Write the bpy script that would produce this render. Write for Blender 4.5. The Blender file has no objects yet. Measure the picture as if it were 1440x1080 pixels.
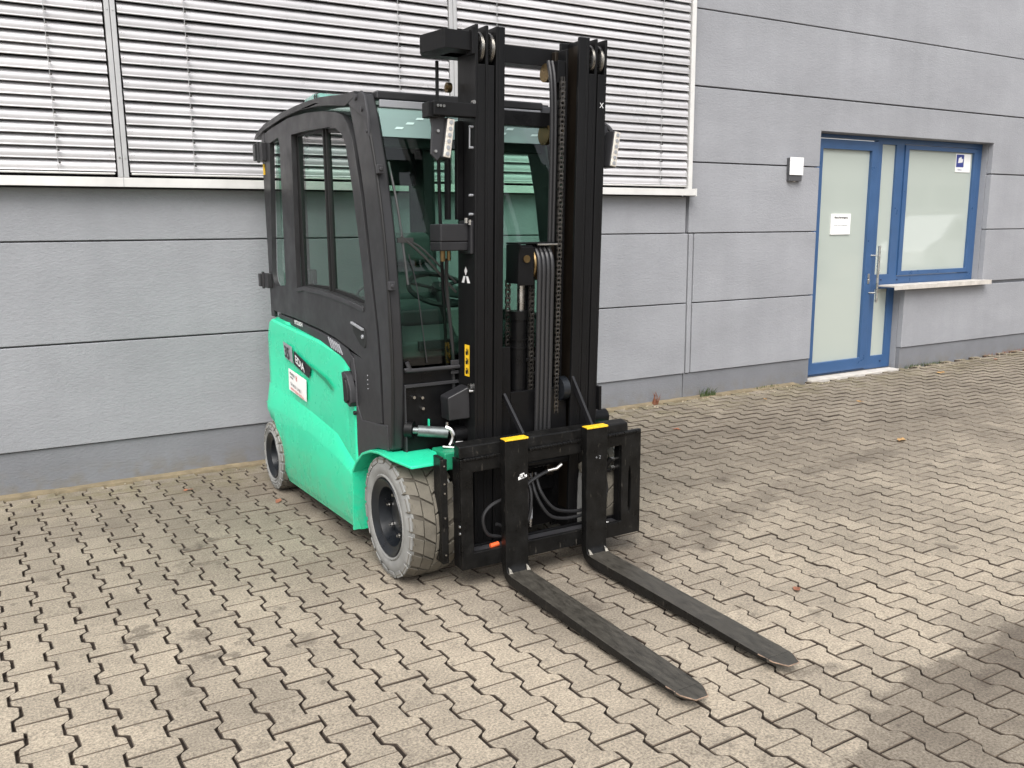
import bpy, math, random
from math import sin, cos, pi, radians
from mathutils import Vector, Matrix
from mathutils.geometry import tessellate_polygon
import numpy as np
random.seed(7)
sc = bpy.context.scene

# ------------------------------------------------------------------ camera
yaw, pitch, roll = radians(30.193), radians(10.198), radians(0.502)
fwd = Vector((sin(yaw)*cos(pitch), cos(yaw)*cos(pitch), -sin(pitch)))
rgt = Vector((cos(yaw), -sin(yaw), 0))
dwn = fwd.cross(rgt)
r2 = cos(roll)*rgt + sin(roll)*dwn
d2 = -sin(roll)*rgt + cos(roll)*dwn
cd = bpy.data.cameras.new('camera'); cam = bpy.data.objects.new('camera', cd)
sc.collection.objects.link(cam); sc.camera = cam
up = -d2
m = Matrix((r2, up, -fwd)).transposed().to_4x4(); m.translation = (0, 0, 1.5)
cam.matrix_world = m
cd.sensor_fit = 'HORIZONTAL'; cd.sensor_width = 36; cd.lens = 1211.66/1440*36
cd.clip_start = 0.05; cd.clip_end = 500

# ------------------------------------------------------------------ light
w = bpy.data.worlds.new('World'); sc.world = w; w.use_nodes = True
nt = w.node_tree; bg = nt.nodes['Background']
sky = nt.nodes.new('ShaderNodeTexSky'); sky.sky_type = 'NISHITA'; sky.sun_disc = False
SUN_EL, SUN_AZ = radians(52), radians(215)      # azimuth clockwise from +Y (over the camera's left shoulder)
sky.sun_elevation = SUN_EL; sky.sun_rotation = SUN_AZ
sky.dust_density = 4.0; sky.air_density = 1.0; sky.ozone_density = 1.0
hs = nt.nodes.new('ShaderNodeHueSaturation'); hs.inputs['Saturation'].default_value = 0.28
nt.links.new(sky.outputs[0], hs.inputs['Color']); nt.links.new(hs.outputs[0], bg.inputs[0])
bg.inputs[1].default_value = 0.15
sd = bpy.data.lights.new('sun', 'SUN'); sd.energy = 1.4; sd.angle = radians(45); sd.color = (1, .97, .93)
so = bpy.data.objects.new('sun', sd); sc.collection.objects.link(so)
sdir = Vector((sin(SUN_AZ)*cos(SUN_EL), cos(SUN_AZ)*cos(SUN_EL), sin(SUN_EL)))
so.rotation_euler = sdir.to_track_quat('Z', 'Y').to_euler()
sc.view_settings.view_transform = 'Standard'; sc.view_settings.look = 'None'
sc.view_settings.exposure = 0.75; sc.view_settings.gamma = 1
sc.view_settings.use_curve_mapping = False

# ------------------------------------------------------------------ helpers
COL = sc.collection
W = {}
def reg(o, loc, parent=None):
    W[o.name] = Vector(loc); COL.objects.link(o)
    if parent is not None:
        o.parent = parent; o.location = Vector(loc) - W[parent.name]
    else: o.location = loc
    return o
def thing(name, label, cat, loc, group=None):
    o = bpy.data.objects.new(name, None); o.empty_display_size = .1
    reg(o, loc); o['label'] = label; o['category'] = cat
    if group: o['group'] = group
    return o
def tag(o, label, cat, group=None):
    o['label'] = label; o['category'] = cat
    if group: o['group'] = group
    return o

SPLIT = {'wiper_motor_cover', 'weld_bead', 'guide_sheave', 'mast_crossbar', 'corner_plate', 'carriage_stay', 'bolt', 'screw', 'fitting', 'cowl_bolt', 'glass_clip', 'window_divider', 'hose', 'tilt_mount', 'rail_screw', 'rivet', 'drain_cap', 'pictogram', 'wiper_arm', 'led', 'glass_seal', 'axle', 'mast_back_plate', 'reveal', 'trim_ribs', 'cowl_seam', 'reflection_marks', 'seam', 'axle_bracket', 'front_axle_plate', 'side_plate', 'roof_glass', 'right_frame', 'rear_frame', 'frame_flange', 'window_board', 'lower_rail', 'wheel_nut', 'hose_guide'}
class MB:
    def __init__(s): s.v = []; s.f = []
    def add(s, v, f):
        n = len(s.v); s.v += [tuple(p) for p in v]; s.f += [tuple(i+n for i in q) for q in f]; return s
    def box(s, x0, x1, y0, y1, z0, z1):
        return s.add([(x0,y0,z0),(x1,y0,z0),(x1,y1,z0),(x0,y1,z0),(x0,y0,z1),(x1,y0,z1),(x1,y1,z1),(x0,y1,z1)],
            [(0,3,2,1),(4,5,6,7),(0,1,5,4),(1,2,6,5),(2,3,7,6),(3,0,4,7)])
    def hexa(s, p):      # 8 corners, bottom loop then top loop
        return s.add(p, [(0,3,2,1),(4,5,6,7),(0,1,5,4),(1,2,6,5),(2,3,7,6),(3,0,4,7)])
    def bar(s, a, b, wd, hg, up=(0,0,1)):
        a = Vector(a); b = Vector(b); d = (b-a).normalized(); u = Vector(up)
        sd_ = d.cross(u).normalized()*wd/2; u = sd_.cross(d).normalized()*hg/2
        return s.hexa([a-sd_-u, a+sd_-u, b+sd_-u, b-sd_-u, a-sd_+u, a+sd_+u, b+sd_+u, b-sd_+u])
    def cyl(s, a, b, r, n=16, rb=None, cap=True):
        a = Vector(a); b = Vector(b); rb = r if rb is None else rb
        q = (b-a).to_track_quat('Z', 'Y'); v = []
        for i in range(n):
            e = q @ Vector((cos(2*pi*i/n), sin(2*pi*i/n), 0)); v.append(a+e*r)
        for i in range(n):
            e = q @ Vector((cos(2*pi*i/n), sin(2*pi*i/n), 0)); v.append(b+e*rb)
        f = [(i, (i+1) % n, (i+1) % n+n, i+n) for i in range(n)]
        if cap: f += [tuple(reversed(range(n))), tuple(range(n, 2*n))]
        return s.add(v, f)
    def tube(s, pts, r, n=8, sub=4):
        P = [Vector(p) for p in pts]
        if sub > 1 and len(P) > 2:
            Q = [P[0]*2-P[1]]+P+[P[-1]*2-P[-2]]; o = []
            for i in range(1, len(Q)-2):
                for k in range(sub):
                    t = k/sub; a, b, c, d = Q[i-1:i+3]
                    o.append(.5*((2*b)+(c-a)*t+(2*a-5*b+4*c-d)*t*t+(3*b-a-3*c+d)*t**3))
            P = o+[P[-1]]
        v = []; nrm = None
        for i, p in enumerate(P):
            d = (P[min(i+1, len(P)-1)]-P[max(i-1, 0)]).normalized()
            if nrm is None: nrm = d.orthogonal().normalized()
            nrm = (nrm-d*nrm.dot(d)).normalized(); bi = d.cross(nrm)
            for k in range(n): v.append(p+(nrm*cos(2*pi*k/n)+bi*sin(2*pi*k/n))*r)
        f = []
        for i in range(len(P)-1):
            for k in range(n): f.append((i*n+k, i*n+(k+1) % n, (i+1)*n+(k+1) % n, (i+1)*n+k))
        f += [tuple(reversed(range(n))), tuple(range((len(P)-1)*n, len(P)*n))]
        return s.add(v, f)
    def plate(s, loops, fn0, fn1):    # polygon with holes, fn maps (a,b) -> front / back point
        allp = [p for l in loops for p in l]
        tr = tessellate_polygon([[Vector((p[0], p[1], 0)) for p in l] for l in loops]); n = len(allp)
        v = [fn0(*p) for p in allp]+[fn1(*p) for p in allp]
        f = [tuple(t) for t in tr]+[tuple(i+n for i in reversed(t)) for t in tr]
        k = 0
        for l in loops:
            m_ = len(l)
            for i in range(m_): f.append((k+i, k+(i+1) % m_, k+(i+1) % m_+n, k+i+n))
            k += m_
        return s.add(v, f)
    def plx(s, loops, x0, x1): return s.plate(loops, lambda a, b: (x0, a, b), lambda a, b: (x1, a, b))
    def ply(s, loops, y0, y1): return s.plate(loops, lambda a, b: (a, y0, b), lambda a, b: (a, y1, b))
    def plz(s, loops, z0, z1): return s.plate(loops, lambda a, b: (a, b, z0), lambda a, b: (a, b, z1))
    def lathe(s, c, prof, n=48, closed=False):     # axis X, prof = (dx, r)
        v = []
        for dx, r in prof:
            for i in range(n): v.append((c[0]+dx, c[1]+r*cos(2*pi*i/n), c[2]+r*sin(2*pi*i/n)))
        f = []; m_ = len(prof)
        for j in range(m_ if closed else m_-1):
            for i in range(n): f.append((j*n+i, j*n+(i+1) % n, ((j+1) % m_)*n+(i+1) % n, ((j+1) % m_)*n+i))
        return s.add(v, f)
    def islands(s):
        p = list(range(len(s.v)))
        def fd(i):
            while p[i] != i: p[i] = p[p[i]]; i = p[i]
            return i
        for q in s.f:
            a = fd(q[0])
            for j in q[1:]: p[fd(j)] = a
        g = {}
        for q in s.f: g.setdefault(fd(q[0]), []).append(q)
        out = []
        for fs in g.values():
            ids = sorted(set(i for q in fs for i in q)); mp = {i: k for k, i in enumerate(ids)}
            b = MB(); b.v = [s.v[i] for i in ids]; b.f = [tuple(mp[i] for i in q) for q in fs]; b.fix = s.fix; out.append(b)
        return out
    def build(s, name, mat, parent=None, smooth=0, bevel=0, seg=2, loc=None, kind=None, label=None):
        if name in SPLIT and parent is not None:
            isl = s.islands()
            if len(isl) > 1:
                return [b.build1(name, mat, parent, smooth, bevel, seg) for b in isl][0]
        return s.build1(name, mat, parent, smooth, bevel, seg, loc, kind, label)
    def build1(s, name, mat, parent=None, smooth=0, bevel=0, seg=2, loc=None, kind=None, label=None):
        V = [Vector(p) for p in s.v]
        if loc is None:
            a = np.array(s.v); c = (a.min(0)+a.max(0))/2; loc = Vector(c)
            if parent is None: loc.z = float(a.min(0)[2])
        loc = Vector(loc)
        me = bpy.data.meshes.new(name); me.from_pydata([tuple(p-loc) for p in V], [], s.f); me.update()
        if s.fix:
            import bmesh
            bm = bmesh.new(); bm.from_mesh(me); bmesh.ops.recalc_face_normals(bm, faces=bm.faces); bm.to_mesh(me); bm.free()
        if smooth:
            me.polygons.foreach_set('use_smooth', [True]*len(me.polygons)); me.set_sharp_from_angle(angle=radians(smooth))
        me.materials.append(mat)
        o = bpy.data.objects.new(name, me); reg(o, loc, parent)
        if bevel:
            md = o.modifiers.new('bevel', 'BEVEL'); md.width = bevel; md.segments = seg; md.limit_method = 'ANGLE'; md.angle_limit = radians(40)
            if not smooth: me.polygons.foreach_set('use_smooth', [True]*len(me.polygons)); md.harden_normals = True
        if kind: o['kind'] = kind
        if label: o['label'] = label
        return o
    fix = True
def text(name, s, size, org, xd, yd, mat, parent, ext=.0006, bold=0, sx=1, align='LEFT'):
    cu = bpy.data.curves.new(name, 'FONT'); cu.body = s; cu.size = size; cu.extrude = 0; cu.offset = bold; cu.align_x = align
    to = bpy.data.objects.new('tmp', cu); COL.objects.link(to)
    bpy.context.view_layer.update()
    me0 = bpy.data.meshes.new_from_object(to.evaluated_get(bpy.context.evaluated_depsgraph_get()))
    bpy.data.objects.remove(to)
    X = Vector(xd).normalized(); Y = Vector(yd).normalized(); O = Vector(org)
    mb = MB(); mb.v = [tuple(O+X*v.co.x*sx+Y*v.co.y) for v in me0.vertices]; mb.f = [tuple(p.vertices) for p in me0.polygons]; mb.fix = False
    return mb.build(name, mat, parent)

# ------------------------------------------------------------------ materials
def mat(name, col, rough=.5, metal=0, n=None, bump=0, bscale=60, spec=.5, coat=0, bdist=.01, stretch=None):
    """n = (scale, amount, detail): value mottling; bump: fine relief."""
    m_ = bpy.data.materials.new(name); m_.use_nodes = True; t = m_.node_tree; b = t.nodes['Principled BSDF']
    b.inputs['Base Color'].default_value = (*col, 1); b.inputs['Roughness'].default_value = rough
    b.inputs['Metallic'].default_value = metal; b.inputs['Specular IOR Level'].default_value = spec
    b.inputs['Coat Weight'].default_value = coat; b.inputs['Coat Roughness'].default_value = .1
    if n or bump:
        g = t.nodes.new('ShaderNodeNewGeometry'); vec = g.outputs['Position']
        if stretch:
            mp = t.nodes.new('ShaderNodeMapping'); mp.inputs['Scale'].default_value = stretch
            t.links.new(vec, mp.inputs[0]); vec = mp.outputs[0]
    if n:
        no = t.nodes.new('ShaderNodeTexNoise'); no.inputs['Scale'].default_value = n[0]; no.inputs['Detail'].default_value = n[2]
        no.inputs['Roughness'].default_value = .62
        t.links.new(vec, no.inputs['Vector'])
        mr = t.nodes.new('ShaderNodeMapRange'); mr.inputs[1].default_value = .3; mr.inputs[2].default_value = .7
        mr.inputs[3].default_value = 1-n[1]; mr.inputs[4].default_value = 1+n[1]
        t.links.new(no.outputs[0], mr.inputs[0])
        mx = t.nodes.new('ShaderNodeVectorMath'); mx.operation = 'SCALE'; mx.inputs[0].default_value = col
        t.links.new(mr.outputs[0], mx.inputs['Scale']); t.links.new(mx.outputs[0], b.inputs['Base Color'])
        m2 = t.nodes.new('ShaderNodeMapRange'); m2.inputs[1].default_value = .3; m2.inputs[2].default_value = .7
        m2.inputs[3].default_value = max(.02, rough-.12*bool(n)); m2.inputs[4].default_value = min(1, rough+.1)
        t.links.new(no.outputs[0], m2.inputs[0]); t.links.new(m2.outputs[0], b.inputs['Roughness'])
    if bump:
        nb = t.nodes.new('ShaderNodeTexNoise'); nb.inputs['Scale'].default_value = bscale; nb.inputs['Detail'].default_value = 3
        t.links.new(vec, nb.inputs['Vector'])
        bu = t.nodes.new('ShaderNodeBump'); bu.inputs['Strength'].default_value = bump; bu.inputs['Distance'].default_value = bdist
        t.links.new(nb.outputs[0], bu.inputs['Height']); t.links.new(bu.outputs[0], b.inputs['Normal'])
    return m_
def glass(name, tint, refl=1.0, rough=.01, opaque=0, ocol=(.5, .6, .55)):
    m_ = bpy.data.materials.new(name); m_.use_nodes = True; t = m_.node_tree
    for x in list(t.nodes): t.nodes.remove(x)
    out = t.nodes.new('ShaderNodeOutputMaterial'); tr = t.nodes.new('ShaderNodeBsdfTransparent'); tr.inputs[0].default_value = (*tint, 1)
    gl = t.nodes.new('ShaderNodeBsdfGlossy'); gl.inputs['Roughness'].default_value = rough; gl.inputs[0].default_value = (refl, refl, refl, 1)
    fr = t.nodes.new('ShaderNodeFresnel'); fr.inputs[0].default_value = 1.5
    base = tr.outputs[0]
    if opaque:
        df = t.nodes.new('ShaderNodeBsdfDiffuse'); df.inputs[0].default_value = (*ocol, 1); mo = t.nodes.new('ShaderNodeMixShader')
        mo.inputs[0].default_value = opaque; t.links.new(base, mo.inputs[1]); t.links.new(df.outputs[0], mo.inputs[2]); base = mo.outputs[0]
    ge = t.nodes.new('ShaderNodeNewGeometry'); iv = t.nodes.new('ShaderNodeMath'); iv.operation = 'SUBTRACT'; iv.inputs[0].default_value = 1; t.links.new(ge.outputs['Backfacing'], iv.inputs[1])
    mm = t.nodes.new('ShaderNodeMath'); mm.operation = 'MULTIPLY'; t.links.new(iv.outputs[0], mm.inputs[0]); t.links.new(fr.outputs[0], mm.inputs[1])
    mx = t.nodes.new('ShaderNodeMixShader'); t.links.new(mm.outputs[0], mx.inputs[0]); t.links.new(base, mx.inputs[1]); t.links.new(gl.outputs[0], mx.inputs[2])
    t.links.new(mx.outputs[0], out.inputs[0]); return m_

M = {}
M['green'] = mat('green paint', (.022, .60, .33), .30, n=(5, .04, 3), coat=.25, bump=.12, bscale=350, bdist=.001)
def dusty(m_, zmax, amt, col=(.30, .26, .20)):
    t = m_.node_tree; b = t.nodes['Principled BSDF']; src = b.inputs['Base Color'].links[0].from_socket; N = t.nodes.new; L = t.links.new
    g = N('ShaderNodeNewGeometry'); sx = N('ShaderNodeSeparateXYZ'); L(g.outputs['Position'], sx.inputs[0])
    a = N('ShaderNodeMapRange'); a.inputs[1].default_value = .05; a.inputs[2].default_value = zmax; a.inputs[3].default_value = amt; a.inputs[4].default_value = amt*.08; L(sx.outputs['Z'], a.inputs[0])
    n = N('ShaderNodeTexNoise'); n.inputs['Scale'].default_value = 18; n.inputs['Detail'].default_value = 8; n.inputs['Roughness'].default_value = .7; L(g.outputs['Position'], n.inputs['Vector'])
    c = N('ShaderNodeMapRange'); c.inputs[1].default_value = .38; c.inputs[2].default_value = .66; L(n.outputs[0], c.inputs[0])
    m2 = N('ShaderNodeMath'); m2.operation = 'MULTIPLY'; L(a.outputs[0], m2.inputs[0]); L(c.outputs[0], m2.inputs[1])
    mx = N('ShaderNodeMix'); mx.data_type = 'RGBA'; L(m2.outputs[0], mx.inputs['Factor']); L(src, mx.inputs['A']); mx.inputs['B'].default_value = (*col, 1); L(mx.outputs['Result'], b.inputs['Base Color'])
dusty(M['green'], .42, .35)
M['dgreen'] = mat('shaded green', (.01, .24, .12), .5, n=(8, .1, 3))  # darker copy of the body green, shade put into the colour
M['cab'] = mat('anthracite cab paint', (.019, .019, .0205), .44, n=(6, .1, 3), bump=.1, bscale=500, bdist=.001)
M['trim'] = mat('dark grey plastic', (.030, .030, .033), .5, n=(7, .1, 3), bump=.15, bscale=600, bdist=.001)
M['box'] = mat('satin black housing', (.014, .014, .016), .45, n=(8, .15, 3))
M['black'] = mat('black lacquer', (.005, .005, .0055), .36, spec=.22, n=(9, .2, 4), bump=.1, bscale=120, bdist=.002)
M['mast'] = mat('mast black', (.0065, .0065, .007), .42, spec=.22, n=(4, .25, 5), bump=.12, bscale=90, bdist=.002, stretch=(1, 1, .25))
M['fork'] = mat('worn fork steel black', (.0065, .0064, .0062), .36, spec=.22, n=(14, .5, 8), bump=.35, bscale=70, bdist=.003)
def scuffs(m_, amt, sc_=(3, 3, .5)):
    t = m_.node_tree; b = t.nodes['Principled BSDF']; src = b.inputs['Base Color'].links[0].from_socket; N = t.nodes.new; L = t.links.new
    g = N('ShaderNodeNewGeometry'); mp = N('ShaderNodeMapping'); mp.inputs['Scale'].default_value = sc_; L(g.outputs['Position'], mp.inputs[0])
    n = N('ShaderNodeTexNoise'); n.inputs['Scale'].default_value = 26; n.inputs['Detail'].default_value = 9; n.inputs['Roughness'].default_value = .75; L(mp.outputs[0], n.inputs['Vector'])
    c = N('ShaderNodeMapRange'); c.inputs[1].default_value = .60; c.inputs[2].default_value = .70; c.inputs[4].default_value = amt; L(n.outputs[0], c.inputs[0])
    mx = N('ShaderNodeMix'); mx.data_type = 'RGBA'; L(c.outputs[0], mx.inputs['Factor']); L(src, mx.inputs['A']); mx.inputs['B'].default_value = (.20, .18, .15, 1); L(mx.outputs['Result'], b.inputs['Base Color'])
scuffs(M['fork'], .45)
M['forktop'] = mat('scuffed fork top with sky sheen', (.058, .053, .044), .40, .2, n=(16, .5, 10), bump=.4, bscale=60, bdist=.003, stretch=(4, .9, 1))  # scuff wear, with sky sheen painted in as a lighter base
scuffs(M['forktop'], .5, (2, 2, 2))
M['rubbed'] = mat('rubbed paint', (.30, .28, .24), .5, .4, n=(80, .5, 3))
M['rubber'] = mat('black rubber', (.006, .006, .006), .6)
M['steel'] = mat('bright steel', (.55, .54, .52), .28, 1, n=(20, .15, 4))
M['greased'] = mat('greased brown steel', (.030, .023, .017), .42, .5, n=(25, .35, 5), stretch=(1, 1, .15))
M['chain'] = mat('oiled chain', (.10, .093, .086), .34, .8, n=(60, .3, 2))
M['brass'] = mat('brass sheave', (.20, .14, .065), .35, .9, n=(30, .2, 3))
M['hose'] = mat('grey black hose', (.020, .020, .0215), .42)
M['tyreside'] = mat('dusty grey tyre wall', (.225, .225, .215), .85, n=(16, .16, 6), bump=.3, bscale=160, bdist=.003)
M['tread'] = mat('dusty tread', (.125, .113, .090), .9, n=(20, .22, 6), bump=.3, bscale=160, bdist=.003)
M['groove'] = mat('tread groove', (.075, .066, .052), .95)
M['rim'] = mat('black rim', (.008, .010, .013), .36, n=(12, .2, 4))
M['yellow'] = mat('yellow paint', (.80, .50, .02), .5, n=(30, .15, 4))
M['white'] = mat('white print', (.8, .8, .8), .5)
M['badge'] = mat('grey badge', (.32, .33, .35), .35, .2)
M['ink'] = mat('black ink', (.01, .01, .012), .5)
M['red'] = mat('red print', (.6, .10, .08), .6)
M['orange'] = mat('orange plastic', (.8, .12, .03), .5)
M['lens'] = mat('lamp lens', (.62, .58, .52), .3, .1, n=(60, .2, 2), coat=.4)
M['wiper'] = mat('wiper metal', (.05, .05, .05), .35, .3)
M['glass'] = glass('green tinted cab glass', (.76, .885, .83))
M['glassf'] = glass('windscreen glass', (.72, .85, .79), 1.0)
M['smoke'] = glass('smoked visor glass', (.66, .69, .69))
M['strip'] = glass('pale reflection strip', (.45, .6, .56), 1, .05, .55, (.34, .47, .45))  # pale teal stands in for sky reflected in the glass
M['seat'] = mat('grey seat fabric', (.050, .062, .060), .8, n=(12, .2, 3))
M['interior'] = mat('dark cab plastic', (.010, .012, .012), .6, n=(8, .2, 2))
M['display'] = mat('pale grey plastic', (.22, .25, .24), .45)

# plaster
def plaster(name, col, dirt=.08):
    m_ = bpy.data.materials.new(name); m_.use_nodes = True; t = m_.node_tree; b = t.nodes['Principled BSDF']; N = t.nodes.new; L = t.links.new
    b.inputs['Roughness'].default_value = .9; b.inputs['Specular IOR Level'].default_value = .2
    g = N('ShaderNodeNewGeometry'); mp = N('ShaderNodeMapping'); mp.inputs['Scale'].default_value = (1, 1, 2.2); L(g.outputs['Position'], mp.inputs[0])
    a = N('ShaderNodeTexNoise'); a.inputs['Scale'].default_value = 1.3; a.inputs['Detail'].default_value = 6; a.inputs['Roughness'].default_value = .6; L(mp.outputs[0], a.inputs['Vector'])
    c = N('ShaderNodeTexNoise'); c.inputs['Scale'].default_value = 42; c.inputs['Detail'].default_value = 4; c.inputs['Roughness'].default_value = .65; L(mp.outputs[0], c.inputs['Vector'])
    mr = N('ShaderNodeMapRange'); mr.inputs[1].default_value = .3; mr.inputs[2].default_value = .7; mr.inputs[3].default_value = 1-dirt; mr.inputs[4].default_value = 1+dirt; L(a.outputs[0], mr.inputs[0])
    m2 = N('ShaderNodeMapRange'); m2.inputs[1].default_value = .3; m2.inputs[2].default_value = .7; m2.inputs[3].default_value = .965; m2.inputs[4].default_value = 1.035; L(c.outputs[0], m2.inputs[0])
    mu = N('ShaderNodeMath'); mu.operation = 'MULTIPLY'; L(mr.outputs[0], mu.inputs[0]); L(m2.outputs[0], mu.inputs[1])
    oi = N('ShaderNodeObjectInfo'); ro_ = N('ShaderNodeMapRange'); ro_.inputs[3].default_value = .965; ro_.inputs[4].default_value = 1.035; L(oi.outputs['Random'], ro_.inputs[0])
    m4 = N('ShaderNodeMath'); m4.operation = 'MULTIPLY'; L(mu.outputs[0], m4.inputs[0]); L(ro_.outputs[0], m4.inputs[1])
    # rain streaks
    ms = N('ShaderNodeMapping'); ms.inputs['Scale'].default_value = (3.2, 1, .35); L(g.outputs['Position'], ms.inputs[0])
    sn = N('ShaderNodeTexNoise'); sn.inputs['Scale'].default_value = 1.6; sn.inputs['Detail'].default_value = 5; L(ms.outputs[0], sn.inputs['Vector'])
    sr = N('ShaderNodeMapRange'); sr.inputs[1].default_value = .35; sr.inputs[2].default_value = .65; sr.inputs[3].default_value = .965; sr.inputs[4].default_value = 1.02; L(sn.outputs[0], sr.inputs[0])
    m5 = N('ShaderNodeMath'); m5.operation = 'MULTIPLY'; L(m4.outputs[0], m5.inputs[0]); L(sr.outputs[0], m5.inputs[1])
    v = N('ShaderNodeVectorMath'); v.operation = 'SCALE'; v.inputs[0].default_value = col; L(m5.outputs[0], v.inputs['Scale'])
    # soil splashed up at the foot
    sx = N('ShaderNodeSeparateXYZ'); L(g.outputs['Position'], sx.inputs[0])
    sp = N('ShaderNodeMapRange'); sp.inputs[1].default_value = .0; sp.inputs[2].default_value = .17; sp.inputs[3].default_value = .55; sp.inputs[4].default_value = 0; L(sx.outputs['Z'], sp.inputs[0])
    s2 = N('ShaderNodeTexNoise'); s2.inputs['Scale'].default_value = 14; s2.inputs['Detail'].default_value = 6; L(g.outputs['Position'], s2.inputs['Vector'])
    s3 = N('ShaderNodeMapRange'); s3.inputs[1].default_value = .42; s3.inputs[2].default_value = .62; L(s2.outputs[0], s3.inputs[0])
    s4 = N('ShaderNodeMath'); s4.operation = 'MULTIPLY'; L(sp.outputs[0], s4.inputs[0]); L(s3.outputs[0], s4.inputs[1])
    mx = N('ShaderNodeMix'); mx.data_type = 'RGBA'; L(s4.outputs[0], mx.inputs['Factor']); L(v.outputs[0], mx.inputs['A']); mx.inputs['B'].default_value = (.17, .145, .105, 1)
    L(mx.outputs['Result'], b.inputs['Base Color'])
    bu = N('ShaderNodeBump'); bu.inputs['Strength'].default_value = .42; bu.inputs['Distance'].default_value = .008; L(c.outputs[0], bu.inputs['Height']); L(bu.outputs[0], b.inputs['Normal'])
    return m_
M['wall'] = plaster('grey scratch plaster', (.290, .296, .315))
M['plinth'] = plaster('smooth grey plinth', (.190, .195, .210), .1)
M['kerb'] = mat('mossy sand mortar', (.20, .16, .10), .95, n=(14, .3, 6), bump=.5, bscale=90, bdist=.006)
M['alu'] = mat('anodised aluminium slat', (.58, .57, .58), .36, .2, n=(3, .06, 3))
def slatvar(m_):
    t = m_.node_tree; b = t.nodes['Principled BSDF']; src = b.inputs['Base Color'].links[0].from_socket
    oi = t.nodes.new('ShaderNodeObjectInfo'); mr = t.nodes.new('ShaderNodeMapRange'); mr.inputs[3].default_value = .88; mr.inputs[4].default_value = 1.08
    t.links.new(oi.outputs['Random'], mr.inputs[0]); v = t.nodes.new('ShaderNodeVectorMath'); v.operation = 'SCALE'
    t.links.new(src, v.inputs[0]); t.links.new(mr.outputs[0], v.inputs['Scale']); t.links.new(v.outputs[0], b.inputs['Base Color'])
slatvar(M['alu'])
M['alup'] = mat('aluminium rail', (.46, .46, .46), .4, .3, n=(6, .06, 3))
M['sillm'] = mat('pale coated sill', (.68, .67, .65), .45, .1, n=(5, .08, 4))
M['dark'] = mat('dark window void', (.010, .008, .010), .6)
M['blue'] = mat('blue door frame paint', (.033, .088, .205), .38, n=(5, .08, 4), coat=.15)
M['bluegap'] = mat('blue seal shadow gap', (.012, .03, .09), .6)
M['frost'] = mat('frosted pane', (.41, .455, .415), .5, 0, spec=.5, coat=1.0)
M['frost'].node_tree.nodes['Principled BSDF'].inputs['Coat Roughness'].default_value = .03; M['frost'].node_tree.nodes['Principled BSDF'].inputs['Coat IOR'].default_value = 1.75
M['stone'] = mat('concrete sill', (.50, .47, .43), .8, n=(10, .2, 6), bump=.3, bscale=90, bdist=.004)
M['lampw'] = mat('lamp white metal', (.78, .78, .78), .35)
M['lampd'] = mat('lamp dark housing', (.07, .07, .075), .5)
M['paper'] = mat('white paper', (.82, .82, .80), .7)
M['navy'] = mat('navy print', (.03, .045, .22), .5)
M['leaf'] = mat('dry leaf', (.42, .25, .10), .8, n=(60, .3, 3))
M['leafr'] = mat('red brown leaf', (.25, .10, .055), .8, n=(60, .3, 3))
M['weed'] = mat('weed green', (.06, .09, .03), .8, n=(30, .3, 3))

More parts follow.
